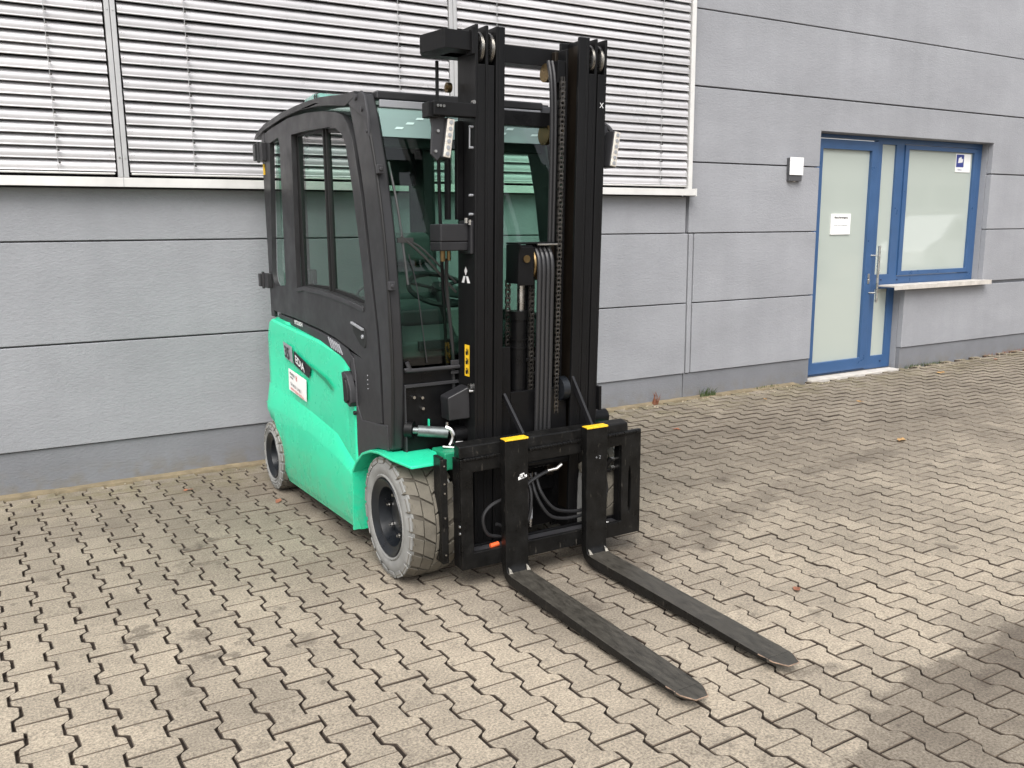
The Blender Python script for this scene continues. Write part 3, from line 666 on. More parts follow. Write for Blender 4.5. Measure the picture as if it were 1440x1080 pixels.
b = MB(); b.plx([tr_], 1.343, 1.46); trim = P(b, 'sill_trim', 'trim', bevel=.006)
b = MB(); b.box(1.3415, 1.344, 3.80, 3.806, .86, .90); b.box(1.3415, 1.344, 4.70, 4.704, .99, 1.02); P(b, 'seam', 'ink', trim)
b = MB(); b.cyl((1.333, 3.755, .665), (1.345, 3.755, .665), .010, 12); P(b, 'screw', 'rubber', trim)
text('lettering', 'MITSUBISHI', .030, (1.340, 4.67, 1.000), (0, -1, -.03), (0, 0, 1), M['white'], trim, bold=.0008)
b = MB()
for k in range(6): y = 4.10-k*.03; b.bar((1.341, y, .985-k*.004), (1.341, y-.05, .935-k*.003), .003, .006, (1, 0, 0))
P(b, 'trim_ribs', 'badge', trim)
# badges and sticker on the cover: sit just proud of the panel
def onside(y, z, off=.0): return (1.33-.05*(y-3.7)+.008-.0015-off, y, z)
def badge(pts, name, m_, off=0.0):
    b = MB(); b.plate([pts], lambda a, c: onside(a, c, off), lambda a, c: onside(a, c, off-.0014)); return P(b, name, m_, body)
badge([(4.36, .822), (4.33, .822), (4.10, .782), (4.02, .752), (4.005, .735), (4.03, .735), (4.11, .762)], 'groove_shade', 'dgreen', .0004)  # groove drawn flat, its shade painted in dark green
badge([(4.722, .900), (4.583, .884), (4.575, .797), (4.700, .814)], 'badge', 'badge')
badge([(4.552, .868), (4.300, .808), (4.338, .748), (4.560, .793)], 'badge', 'ink')
text('lettering', '35', .088, onside(4.700, .821, .001), (0, -1, -.12), (0, .10, 1), M['ink'], body, bold=.002, sx=1.0)
text('lettering', 'EDiA', .060, onside(4.528, .808, .001), (0, -1, -.22), (0, .22, 1), M['white'], body, bold=.0015, sx=1.25)
badge([(4.652, .760), (4.378, .731), (4.392, .613), (4.660, .641)], 'sticker', 'paper')
xs_ = (0, -1, -.105)
for s_, sz, y, z, m_ in (('STAPLER', .020, 4.632, .730, 'ink'), ('service', .016, 4.630, .712, 'ink'), ('8', .040, 4.54, .705, 'red'), ('Tel. 06 21 / 24 80', .022, 4.628, .672, 'ink'), ('www.stapler-profi.de', .024, 4.628, .648, 'red')):
    text('lettering', s_, sz, onside(y, z, .001), xs_, (0, .06, 1), M[m_], body, sx=1.15, bold=.0004)
# ---- cab door with its two windows
DOOR = [(5.083, 2.045), (4.90, 2.062), (4.594, 2.078), (4.291, 2.068), (4.05, 2.048), (3.85, 2.020), (3.775, 2.000), (3.712, 1.955), (3.66, 1.878), (3.612, 1.74), (3.565, 1.571), (3.498, 1.272), (3.455, 1.063), (3.438, .90), (3.433, .675), (3.60, .648), (3.676, .645), (3.713, .69), (3.723, .848), (3.755, .930), (3.832, .963), (3.998, .99), (4.269, 1.012), (4.675, 1.030), (5.015, 1.036), (5.15, 1.045)]
WS = [(4.984, 1.983), (4.81, 1.999), (4.79, 1.96), (4.815, 1.215), (4.83, 1.199), (5.02, 1.187), (5.06, 1.21), (5.085, 1.26)]
WMn = [(4.567, 1.990), (4.30, 1.984), (4.086, 1.973), (3.875, 1.953), (3.80, 1.925), (3.750, 1.871), (3.682, 1.665), (3.660, 1.573), (3.600, 1.318), (3.585, 1.20), (3.600, 1.172), (3.838, 1.192), (4.162, 1.212), (4.474, 1.214), (4.605, 1.197)]
b = MB(); b.plx([DOOR, list(reversed(WS)), list(reversed(WMn))], 1.345, 1.372); door = P(b, 'cab_door', 'cab', bevel=.004)
def inset(lp_, k):
    c = Vector((sum(p[0] for p in lp_)/len(lp_), sum(p[1] for p in lp_)/len(lp_))); o = []
    for p in lp_:
        d = Vector(p)-c; o.append(tuple(c+d*(1-k/d.length)))
    return o
b = MB(); b.plx([WMn, list(reversed(inset(WMn, .018)))], 1.3725, 1.392); b.box(1.373, 1.405, 4.545, 4.60, 1.20, 1.985); P(b, 'window_seal', 'rubber', door)
b = MB(); b.plx([WMn], 1.376, 1.380); P(b, 'window_pane', 'glass', door)
b = MB(); b.plx([WS], 1.376, 1.380); P(b, 'window_pane', 'glass', door)
b = MB(); b.box(1.362, 1.385, 4.098, 4.112, 1.205, 1.975); b.box(1.364, 1.387, 4.062, 4.070, 1.205, 1.975); P(b, 'window_divider', 'rubber', door)
lo = [(4.605, 1.197), (4.474, 1.212), (4.162, 1.208), (3.838, 1.190), (3.60, 1.168)]
b = MB(); b.plx([lo+[(y, z-.022) for y, z in reversed(lo)]], 1.338, 1.350); P(b, 'window_rail', 'trim', door, bevel=.003)
b = MB(); b.box(1.382, 1.41, 4.44, 4.52, 1.22, 1.30); P(b, 'window_latch', 'rubber', door, bevel=.01)
b = MB(); b.plx([[(3.745, 1.090), (3.60, 1.070), (3.592, 1.055), (3.592, .995), (3.605, .985), (3.66, .995), (3.74, 1.045)]], 1.341, 1.347); hd = P(b, 'door_handle', 'interior', door, bevel=.002)
b = MB(); b.bar((1.336, 3.745, 1.088), (1.336, 3.60, 1.068), .012, .010); b.cyl((1.334, 3.615, 1.035), (1.346, 3.615, 1.035), .010, 12); P(b, 'grip', 'badge', hd, bevel=.002)
b = MB()
for z in (.865, .845, .825, .805): b.cyl((1.342, 3.585, z), (1.346, 3.585, z), .003, 8)
P(b, 'screw', 'badge', door)
for y0, y1, z0, z1 in ((5.06, 5.19, 1.893, 1.995), (5.10, 5.24, 1.170, 1.256)):
    b = MB(); b.box(1.318, 1.346, y0, y1-.04, z0, z1); b.box(1.30, 1.345, y1-.045, y1, z0+.006, z1-.004); b.cyl((1.318, y1-.05, z0-.006), (1.318, y1-.05, z1+.008), .009, 10)
    P(b, 'hinge', 'cab', door, bevel=.004)
# ---- cab frame
PILL = [(3.700, 2.028), (3.655, 1.93), (3.605, 1.80), (3.558, 1.640), (3.49, 1.277), (3.447, 1.063), (3.430, .90), (3.425, .57), (3.345, .57), (3.311, .927), (3.324, 1.222), (3.359, 1.51), (3.414, 1.749), (3.490, 1.968), (3.53, 2.06), (3.72, 2.075)]
def cabx(loops, name, m_='cab', bev=.008):
    b = MB(); b.plx(loops, 1.347, 1.405); P(b, name, m_, bevel=bev); 
    b = MB(); b.plx(loops, 2.20, 2.30); P(b, name, m_, bevel=bev)
cabx([PILL], 'front_pillar', bev=.012)
b = MB(); b.tube([(1.352, y-.013, z) for y, z in ((3.52, 2.0), (3.43, 1.749), (3.372, 1.51), (3.337, 1.222), (3.324, .93), (3.35, .6))], .006, 6); P(b, 'windscreen_seal', 'rubber')
b = MB(); b.plx([[(3.78, 2.072), (3.56, 2.062), (3.530, 2.070), (3.495, 2.045), (3.462, 1.96), (3.46, 1.88), (3.50, 1.96)]], 1.340, 1.352)
b.plx([[(3.78, 2.072), (3.56, 2.062), (3.530, 2.070), (3.495, 2.045), (3.462, 1.96), (3.46, 1.88), (3.50, 1.96)]], 2.30, 2.312); P(b, 'corner_plate', 'trim', bevel=.003)
b = MB(); b.cyl((1.332, 3.585, 2.050), (1.341, 3.585, 2.050), .014, 12); b.cyl((1.334, 3.520, 1.995), (1.341, 3.520, 1.995), .011, 12); b.cyl((1.334, 3.47, 1.90), (1.341, 3.47, 1.90), .006, 8)
P(b, 'bolt', 'trim')
b = MB()
for y, z in ((3.415, 1.745), (3.332, 1.275)): b.box(1.345, 1.372, y-.035, y-.010, z-.018, z+.018); b.cyl((1.358, y-.042, z), (1.358, y-.030, z), .008, 8)
P(b, 'glass_clip', 'trim', bevel=.003)
OUT = [(5.30, 2.030), (5.246, 2.062), (5.061, 2.094), (4.742, 2.115), (4.441, 2.120), (4.246, 2.118), (4.065, 2.112), (3.90, 2.098), (3.745, 2.082), (3.60, 2.078)]
LOW = [(3.60, 2.055), (3.72, 2.030), (3.795, 2.040), (3.95, 2.060), (4.106, 2.075), (4.385, 2.090), (4.704, 2.085), (5.10, 2.058), (5.24, 2.030)]
for x0, x1 in ((1.338, 1.45), (2.21, 2.31)):
    b = MB(); b.plx([OUT+LOW], x0, x1); P(b, 'roof_rail', 'cab', bevel=.012, seg=3)
b = MB(); b.plx([[(y, z-.012) for y, z in OUT[:5]]+[(4.441, 2.085), (5.061, 2.06), (5.28, 2.02)]], 1.45, 2.21); P(b, 'roof_panel', 'cab', bevel=.004)
b = MB(); b.plx([[(4.43, 2.108), (4.20, 2.110), (3.90, 2.092), (3.60, 2.070), (3.60, 2.062), (3.90, 2.084), (4.20, 2.102), (4.43, 2.10)]], 1.45, 2.21); P(b, 'roof_glass', 'glass')
b = MB(); b.plx([[(4.40, 2.117), (4.35, 2.142), (4.22, 2.150), (4.13, 2.140), (4.10, 2.112)]], 1.36, 1.47); P(b, 'roof_glass_edge', mat('teal glass edge', (.16, .36, .31), .12, n=(12, .3, 3), coat=.6), bevel=.01)
b = MB(); b.tube([(1.358, 4.15, 2.108), (1.362, 4.16, 2.14), (1.42, 4.17, 2.155)], .004, 6, 3); b.tube([(1.358, 4.18, 2.108), (1.362, 4.19, 2.142), (1.42, 4.20, 2.157)], .004, 6, 3); P(b, 'glass_seal', 'rubber')
# cross members front
b = MB(); b.bar((1.40, 3.535, 2.055), (2.22, 3.535, 2.055), .06, .035); P(b, 'roof_front_beam', 'cab', bevel=.008)
b = MB(); b.bar((1.41, 3.50, 2.02), (2.20, 3.50, 2.02), .01, .03); P(b, 'front_visor_rail', 'badge', bevel=.003)
# windscreen: sloping pane, strip with painted sky reflection on its head, dark header behind
wsp = [(3.311, .935), (3.324, 1.222), (3.359, 1.51), (3.414, 1.749), (3.452, 1.878)]
def sheet(prof_, x0, x1, t):
    b = MB(); n = len(prof_)
    b.plx([prof_+[(y+t, z) for y, z in reversed(prof_)]], x0, x1); return b
ws = P(sheet(wsp, 1.403, 2.202, .005), 'windscreen', 'glassf', smooth=20)
stp = P(sheet([(3.454, 1.882), (3.484, 1.962), (3.500, 2.000)], 1.403, 2.202, .005), 'sky_reflection_strip', 'strip')
b = MB(); b.box(1.405, 2.20, 3.485, 3.52, 1.842, 1.885); P(b, 'windscreen_header', 'interior', bevel=.006)
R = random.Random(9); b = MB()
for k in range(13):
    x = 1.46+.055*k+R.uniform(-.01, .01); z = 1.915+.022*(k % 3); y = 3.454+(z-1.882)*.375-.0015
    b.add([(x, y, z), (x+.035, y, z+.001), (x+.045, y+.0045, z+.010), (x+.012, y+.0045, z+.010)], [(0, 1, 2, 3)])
b.fix = False; P(b, 'reflection_marks', mat('pale reflected patches', (.45, .60, .57), .3), stp)  # brighter patches of the reflection, painted on as flat marks
b = MB(); b.tube([(1.412, 3.300, .955), (1.425, 3.298, .928), (1.46, 3.297, .918), (2.15, 3.297, .918), (2.19, 3.298, .93)], .009, 8); P(b, 'windscreen_frame', 'trim', smooth=40)
b = MB(); b.tube([(1.412, 3.428, 1.777), (1.424, 3.385, 1.62), (1.432, 3.36, 1.481), (1.441, 3.330, 1.275)], .006, 6); wb = P(b, 'wiper_blade', 'wiper', smooth=40)
b = MB(); b.tube([(1.425, 3.352, 1.475), (1.52, 3.335, 1.39), (1.661, 3.325, 1.235)], .0055, 6); b.tube([(1.46, 3.350, 1.455), (1.525, 3.345, 1.415), (1.664, 3.33, 1.275)], .0045, 6); b.box(1.410, 1.478, 3.345, 3.362, 1.448, 1.468); P(b, 'wiper_arm', 'wiper', wb, smooth=40)
b = MB(); b.tube([(1.450, 3.335, 1.40), (1.478, 3.33, 1.28), (1.491, 3.315, 1.125), (1.506, 3.303, .945)], .0025, 5); P(b, 'washer_hose', 'hose', wb)
# front cowl
b = MB(); b.box(1.40, 2.26, 3.325, 3.40, .56, .91); P(b, 'front_cowl', 'black', bevel=.008)
b = MB(); b.box(1.405, 2.20, 3.312, 3.326, .842, .856); b.box(1.405, 1.41, 3.312, 3.326, .56, .842); P(b, 'cowl_seam', 'trim', bevel=.002)
b = MB()
for x, z in ((1.445, .80), (1.483, .795), (1.485, .748)): b.cyl((x, 3.306, z), (x, 3.326, z), .0065, 10)
P(b, 'cowl_bolt', 'steel', smooth=40)
b = MB(); b.box(1.62, 1.66, 3.300, 3.312, .925, .945); b.box(1.62, 1.67, 3.304, 3.312, .885, .900); P(b, 'wiper_motor_cover', 'trim', bevel=.002)
# rear of the cab
b = MB()
b.box(1.347, 1.368, 5.10, 5.17, 1.0, 2.06); b.box(2.23, 2.31, 4.98, 5.10, 1.0, 2.06); b.box(1.41, 2.23, 5.05, 5.10, .98, 1.10); b.box(1.41, 2.23, 5.04, 5.10, 2.0, 2.05)
P(b, 'rear_frame', 'cab', bevel=.006)
b = MB(); b.box(1.95, 2.235, 4.99, 5.04, 1.768, 2.01); P(b, 'rear_header', 'interior', bevel=.01)
b = MB(); b.box(1.41, 2.23, 5.07, 5.075, 1.10, 1.876); P(b, 'rear_window', 'glass')
b = MB(); b.box(1.41, 1.95, 5.07, 5.075, 1.878, 2.0); P(b, 'rear_visor', 'smoke')
b = MB(); b.box(2.27, 2.30, 3.42, 5.0, .98, 1.08); b.box(2.27, 2.30, 3.70, 5.0, 1.97, 2.06); b.box(2.225, 2.30, 4.86, 4.98, 1.08, 1.97); P(b, 'right_frame', 'cab', bevel=.006)
b = MB(); b.plx([[(3.52, 1.08), (3.55, 1.5), (3.68, 1.97), (4.86, 1.97), (4.86, 1.08)]], 2.280, 2.285); P(b, 'right_window', 'glass')
b = MB(); b.tube([(2.19, 3.40, 1.70), (2.165, 3.36, 1.70), (2.16, 3.34, 1.60), (2.19, 3.36, 1.52)], .006, 8); P(b, 'grab_handle', 'rubber', smooth=40)
# yellow rear marker
b = MB(); b.box(1.340, 1.347, 5.12, 5.14, 1.82, 1.88); P(b, 'marker', 'yellow')
# interior
b = MB(); b.box(1.39, 2.27, 3.42, 5.04, .90, .96); P(b, 'cab_floor', 'interior')
seat = MB(); seat.box(1.68, 2.18, 4.02, 4.55, 1.00, 1.12); seat = P(seat, 'seat', 'seat', bevel=.04, seg=4)
b = MB(); b.hexa([(1.70, 4.45, 1.10), (2.16, 4.45, 1.10), (2.16, 4.58, 1.08), (1.70, 4.58, 1.08), (1.76, 4.54, 1.44), (2.12, 4.54, 1.44), (2.12, 4.66, 1.44), (1.76, 4.66, 1.44)]); P(b, 'backrest', 'seat', seat, bevel=.045, seg=4)
b = MB(); b.box(1.815, 2.075, 4.44, 4.54, 1.31, 1.485); P(b, 'headrest', 'seat', seat, bevel=.04, seg=4)
b = MB(); b.box(2.04, 2.13, 4.0, 4.45, 1.14, 1.20); b.cyl((2.09, 4.02, 1.18), (2.09, 4.0, 1.26), .02, 10); P(b, 'armrest', 'seat', seat, bevel=.02, seg=3)
b = MB(); b.hexa([(1.41, 3.40, .95), (2.20, 3.40, .95), (2.20, 3.62, .95), (1.41, 3.62, .95), (1.41, 3.40, 1.02), (2.20, 3.40, 1.02), (2.20, 3.56, 1.08), (1.41, 3.56, 1.08)]); dash = P(b, 'dashboard', 'seat', bevel=.015, seg=3)
b = MB(); b.box(1.50, 1.66, 3.365, 3.385, .985, 1.03); P(b, 'air_vent', 'ink', dash, bevel=.004)
b = MB(); b.hexa([(1.72, 3.42, 1.0), (1.95, 3.42, 1.0), (1.98, 3.50, 1.0), (1.75, 3.50, 1.0), (1.68, 3.46, 1.15), (1.90, 3.46, 1.15), (1.93, 3.54, 1.15), (1.71, 3.54, 1.15)]); P(b, 'display', 'display', dash, bevel=.008)
b = MB(); c0 = Vector((1.78, 3.74, 1.22)); ax = Vector((0, -.45, .9)).normalized(); u = Vector((1, 0, 0)); v_ = ax.cross(u)
ring = [tuple(c0+(u*cos(2*pi*k/20)+v_*sin(2*pi*k/20))*.15) for k in range(21)]
b.tube(ring, .012, 8, 1); b.cyl(c0-ax*.02, c0+ax*.02, .04, 14)
for k in range(3): a = 2*pi*k/3+.5; b.bar(c0, c0+(u*cos(a)+v_*sin(a))*.15, .02, .008, ax)
sw = P(b, 'steering_wheel', 'interior', smooth=40)
b = MB(); b.cyl((1.78, 3.55, .98), tuple(c0), .03, 12); P(b, 'steering_column', 'interior', sw, smooth=40)
b = MB(); b.box(1.47, 1.55, 3.78, 3.90, 1.16, 1.33); b.cyl((1.50, 3.84, .95), (1.50, 3.84, 1.2), .018, 10); b.tube([(1.47, 3.90, 1.24), (1.45, 3.96, 1.20), (1.46, 3.93, 1.08)], .008, 6); P(b, 'control_pod', 'seat', bevel=.03, seg=4)
b = MB(); b.box(1.43, 1.60, 3.60, 3.98, .96, 1.06); P(b, 'side_console', 'interior', bevel=.02)

# ---- wheels
def wheel(xo, side, yc, zc, r, wd, rr, treadn):
    """xo = outer face x, side=-1 left, +1 right"""
    s = -side
    e = bpy.data.objects.new('wheel', None); reg(e, (xo+s*wd/2, yc, zc), FK)
    c = (xo, yc, zc); k = s
    b = MB(); b.lathe(c, [(k*.020, rr), (k*.004, rr+.004), (k*.0, rr+.012), (k*.006, rr+.018), (k*.0, rr+.03), (k*.001, r-.040), (k*.010, r-.028), (k*.016, r-.012), (k*(wd-.016), r-.012), (k*(wd-.006), r-.04), (k*wd, rr+.02), (k*(wd-.02), rr)], 64)
    P(b, 'tyre', 'tyreside', e, smooth=40)
    b = MB(); b.lathe(c, [(k*.022, r-.013), (k*.026, r-.0105), (k*(wd-.026), r-.0105), (k*(wd-.022), r-.013)], 64); P(b, 'tread_base', 'groove', e, smooth=40)
    # tread: staggered blocks, shoulder lugs
    b = MB(); nb = treadn
    def blk(u0, u1, a0, a1, sk, rt, shoulder=0):
        pts = []
        for rad in (r-.016, rt):
            g_ = .0 if rad < rt else .0
            for (u_, a_) in ((u0, a0), (u1, a0+sk), (u1, a1+sk), (u0, a1)):
                rr_ = rad
                if shoulder == -1 and u_ == u0: rr_ = rad-.010
                if shoulder == 1 and u_ == u1: rr_ = rad-.010
                crown = .004*(1-(2*u_/wd-1)**2)
                pts.append((c[0]+k*u_, yc+(rr_+crown-.003)*cos(a_), zc+(rr_+crown-.003)*sin(a_)))
        b.hexa(pts)
    da = 2*pi/nb; gp = .028*48/nb*.16
    W1, W2, W3 = wd*.27, wd*.50, wd*.73
    for i in range(nb):
        a = i*da; gg = da*.05
        ns = 2
        blk(.003, W1-.002, a+gg*2.2, a+da-gg*2.2, da*.30, r, -1)
        blk(W1+.001, W2-.0015, a+da*.30+gg, a+da*1.30-gg, da*.42, r)
        blk(W2+.0015, W3-.001, a+da*.72+gg+da*.5, a+da*1.72-gg+da*.5, -da*.42, r)
        blk(W3+.002, wd-.003, a+da*.80+gg*2.2, a+da*1.80-gg*2.2, -da*.30, r, 1)
    P(b, 'tread', 'tread', e, bevel=.0025, seg=1)
    # shoulder lug faces on the side wall
    b = MB()
    for i in range(nb):
        a = i*da+da*.12; a1 = a+da*.72
        pts = []
        for dx in (.006, -.0015):
            for (rad, aa) in ((r-.034, a), (r-.006, a), (r-.006, a1), (r-.034, a1)):
                pts.append((c[0]+k*(dx+(.008 if rad > r-.02 else 0)), yc+rad*cos(aa), zc+rad*sin(aa)))
        b.hexa(pts)
    P(b, 'sidewall_lugs', 'tyreside', e, bevel=.002, seg=1)
    b = MB(); b.lathe(c, [(k*.012, rr+.002), (k*.0, rr-.003), (k*.004, rr-.012), (k*.018, rr-.030), (k*.020, rr-.040), (k*.075, rr-.050), (k*.080, rr*.50), (k*.060, rr*.42), (k*.055, .0)], 48)
    rim = P(b, 'rim', 'rim', e, smooth=35)
    b = MB()
    for i in range(6):
        a = 2*pi*i/6+.3; q = rr*.52
        b.cyl((c[0]+k*.080, yc+q*cos(a), zc+q*sin(a)), (c[0]+k*.052, yc+q*cos(a), zc+q*sin(a)), .011, 6)
        b.cyl((c[0]+k*.056, yc+q*cos(a), zc+q*sin(a)), (c[0]+k*.042, yc+q*cos(a), zc+q*sin(a)), .006, 8)
    P(b, 'wheel_nut', 'steel', rim)
    return e
wheel(1.322, -1, 3.375, .272, .272, .235, .172, 20)
wheel(2.430, 1, 3.375, .272, .272, .235, .172, 20)
wheel(1.246, -1, 4.950, .204, .204, .165, .132, 22)
wheel(2.500, 1, 4.950, .204, .204, .165, .132, 22)
b = MB(); b.cyl((1.40, 3.375, .272), (2.35, 3.375, .272), .06, 20); b.box(1.40, 2.35, 4.90, 5.0, .15, .26); P(b, 'axle', 'black')

# ---- mast (leans forward slightly)
TB, TT = .10, 2.28
def ym(z, f=0): return 3.163-.0375*(z-.6)+f            # front face of the mast
def lean(b):
    b.v = [(x, y+ym(z)-0.0, z) for x, y, z in b.v]; return b
def rail(xo, dirx, wfl, z0, z1, name='mast_rail', m_='mast', cut=None, dep=.155, y0=0, web=.013):
    b = MB(); xw = xo+dirx*web; xf = xo+dirx*wfl
    A = lambda a, c: (min(a, c), max(a, c))
    b.box(*A(xo, xw), y0, y0+dep, z0, z1)
    zc = cut or z1
    b.box(*A(xw, xf), y0, y0+.016, z0, zc)
    b.box(*A(xw, xf), y0+dep-.016, y0+dep, z0, z1)
    return P(lean(b), name, m_, bevel=.0025)
LXs = [(1.655, .044, 2.135), (1.7025, .040, 2.135), (1.7475, .040, None)]
for (x, w_, cut), y0 in zip(LXs, (0, .004, 0)): rail(x, 1, w_, TB, TT, cut=cut, y0=y0)
for (x, w_, cut), y0 in zip([(2.2855, .044, 2.140), (2.2385, .040, 2.140), (2.1945, .052, None)], (0, .004, 0)): rail(x, -1, w_, TB, TT, cut=cut, y0=y0)
# greased inner channel on the right inner rail
b = MB(); b.box(2.1785, 2.1812, .018, .137, .2, 2.26); P(lean(b), 'running_surface', 'greased')
b = MB(); b.box(2.105, 2.142, .125, .155, .3, 2.24); P(lean(b), 'inner_rail_flange', 'greased', bevel=.003)
b = MB(); b.box(2.118, 2.130, .06, .125, .45, 2.24); P(lean(b), 'inner_rail_web', 'mast', bevel=.003)
for x in (1.6845, 1.7305, 2.2565, 2.2120):
    b = MB(); c = (x-.010, 0, 2.200)
    b.lathe(c, [(0, .012), (0, .050), (.004, .062), (.0065, .056), (.0085, .056), (.010, .061), (.0115, .056), (.0135, .056), (.016, .062), (.020, .050), (.020, .012)], 28)
    b.v = [(X_, y+ym(2.2)+.050, z) for X_, y, z in b.v]; sh_ = P(b, 'sheave', 'steel', smooth=30)
# crossbeam at the top, wrapping out on the left
cb = [(1.654, .012), (1.525, .002), (1.492, .16), (1.530, .225), (2.285, .225), (2.287, .158), (1.66, .158)]
b = MB(); b.plz([cb], 2.183, 2.252); P(lean(b), 'top_crossbeam', 'mast', bevel=.004)
b = MB(); b.box(1.640, 1.655, .000, .045, 2.170, 2.268); b.cyl((1.632, .022, 2.255), (1.642, .022, 2.255), .008, 8); b.cyl((1.632, .022, 2.195), (1.642, .022, 2.195), .008, 8); P(lean(b), 'beam_clamp', 'mast', bevel=.002)
b = MB(); b.box(1.79, 2.14, .10, .15, 1.925, 1.985); b.box(1.79, 2.14, .10, .15, .62, .68); b.box(1.80, 2.14, .11, .15, .30, .36); P(lean(b), 'mast_crossbar', 'black', bevel=.004)
# lamp bracket on the left side of the mast
b = MB(); b.box(1.470, 1.655, -.01, .035, 1.932, 1.985); b.box(1.452, 1.50, .0, .06, 1.925, 1.982); P(lean(b), 'lamp_bracket', 'mast', bevel=.004)
b = MB()
for x in (1.486, 1.498, 1.512): b.cyl((x, -.016, 1.967), (x, -.008, 1.967), .0055, 8)
b.cyl((1.646, -.008, 1.99), (1.646, .006, 1.99), .008, 8)
P(lean(b), 'bolt', 'steel')
def lamp(x, z, lab, sgn, yoff=0):
    e = bpy.data.objects.new('work_light', None); reg(e, (x, 3.12+yoff, z), FK); e['label'] = lab
    T = Matrix.Translation((x, 3.12+yoff, z)) @ Matrix.Rotation(radians(9), 4, 'Y')
    def pp(b_, n, m_, **k):
        b_.v = [tuple(T @ Vector(p)) for p in b_.v]; return b_.build(n, M[m_], e, **k)
    b_ = MB(); b_.box(-.018, .018, .0, .075, -.078, .078); pp(b_, 'lamp_housing', 'trim', bevel=.006)
    b_ = MB(); b_.box(-.015, .015, -.006, .001, -.074, .074); ln = pp(b_, 'lens', 'lens', bevel=.003)
    b_ = MB()
    for i in range(6): b_.cyl((0, -.0085, -.060+.024*i), (0, -.005, -.060+.024*i), .008, 12)
    b_.v = [tuple(T @ Vector(p)) for p in b_.v]; b_.build('led', M['badge'], ln)
    return e
lamp(1.540, 1.850, 'left work light with LED lens hanging from a bracket', -1)
b = MB(); b.ply([[(1.468, 1.940), (1.535, 1.935), (1.528, 1.80), (1.495, 1.765), (1.470, 1.79), (1.478, 1.89)]], 3.135, 3.147); P(b, 'lamp_side_plate', 'trim', bevel=.002)
b = MB()
for x, z in ((1.500, 1.877), (1.488, 1.800)): b.cyl((x, 3.128, z), (x, 3.137, z), .006, 8)
P(b, 'bolt', 'steel')
lamp(2.345, 1.838, 'right work light with LED lens beside the outer rail', 1)
b = MB(); b.tube([(2.30, 3.22, 1.95), (2.345, 3.19, 1.945), (2.368, 3.17, 1.90), (2.360, 3.17, 1.78)], .010, 6, 3); b.box(2.285, 2.35, 3.18, 3.21, 1.90, 1.94); P(b, 'lamp_bracket', 'trim', bevel=.002)
# things along the left of the mast
b = MB(); b.box(1.600, 1.612, .13, .17, 1.54, 1.93); b.box(1.625, 1.654, .10, .125, 1.54, 1.93); b.tube([(1.585, .20, 2.17), (1.582, .19, 1.9), (1.595, .19, 1.4), (1.620, .185, .85)], .008, 6); P(lean(b), 'hose_guide', 'black', bevel=.002)
b = MB()
for z in (1.90, 1.82, 1.56, 1.635): b.cyl((1.638, .02, z), (1.655, .02, z), .005, 8)
b.tube([(1.64, .02, 1.895), (1.64, .02, 1.822)], .003, 5, 1); P(lean(b), 'rail_screw', 'badge')
b = MB(); b.box(1.515, 1.640, .030, .135, 1.452, 1.522); b.box(1.515, 1.640, .032, .133, 1.415, 1.4515); b.box(1.640, 1.656, .01, .12, 1.400, 1.535); sn = P(lean(b), 'hydraulic_junction', 'box', bevel=.005)
b = MB()
for z, x in ((1.535, 1.625), (1.528, 1.642), (1.515, 1.648)): b.cyl((x, .02, z-.01), (x, .02, z+.010), .008, 8)
P(lean(b), 'fitting', 'steel')
b = MB(); b.cyl((1.548, .08, 1.372), (1.548, .08, 1.415), .011, 12); b.cyl((1.575, .08, 1.375), (1.575, .08, 1.415), .009, 12); P(lean(b), 'fitting', 'brass', smooth=40)
b = MB(); b.tube([(1.57, .09, 1.38), (1.60, .15, 1.25), (1.635, .17, 1.0), (1.64, .17, .8)], .008, 6); P(lean(b), 'hose', 'hose', smooth=40)
b = MB(); b.cyl((1.628, .165, 2.065), (1.610, .165, 2.065), .020, 20); b.cyl((1.610, .165, 2.065), (1.606, .165, 2.065), .008, 10); P(lean(b), 'guide_roller', 'brass', smooth=40)
# three-diamond mark and yellow decal on the outer left rail (face x = 1.655)
def side_poly(pts, name, m_, parent, x=1.6542):
    b = MB(); b.add([(x, ym(z, f), z) for f, z in pts], [tuple(range(len(pts)))]); b.fix = False; return P(b, name, m_, parent)
outer = [o for o in bpy.data.objects if o.name == 'mast_rail'][0]
cf, cz, s1 = .082, 1.313, .0335
side_poly([(cf, cz+s1*1.05), (cf-.014, cz+s1*.5), (cf, cz-.003), (cf+.014, cz+s1*.5)], 'diamond_mark', 'white', outer)
side_poly([(cf+.002, cz-.005), (cf+.021, cz-.005), (cf+.038, cz-s1*.98), (cf+.014, cz-s1*.98)], 'diamond_mark', 'white', outer)
side_poly([(cf-.002, cz-.005), (cf-.021, cz-.005), (cf-.040, cz-s1*.98), (cf-.014, cz-s1*.98)], 'diamond_mark', 'white', outer)
dec = side_poly([(.092, .885), (.048, .885), (.048, 1.020), (.092, 1.020)], 'warning_decal', 'yellow', outer)
for z in (.990, .950, .908):
    f0 = .070
    side_poly([(f0+.012, z-.014), (f0-.004, z-.014), (f0-.010, z), (f0-.002, z+.014), (f0+.008, z+.012), (f0+.004, z+.002), (f0+.014, z)], 'pictogram', 'ink', dec, x=1.6536)
    side_poly([(f0-.012, z-.012), (f0-.015, z-.012), (f0-.015, z+.012), (f0-.012, z+.012)], 'pictogram', 'ink', dec, x=1.6536)
text('chalk_mark', 'X', .030, (2.252, ym(2.02)-.0012, 2.005), (1, 0, 0), (0, -.0375, 1), M['white'], [o for o in bpy.data.objects if o.name.startswith('mast_rail')][3])
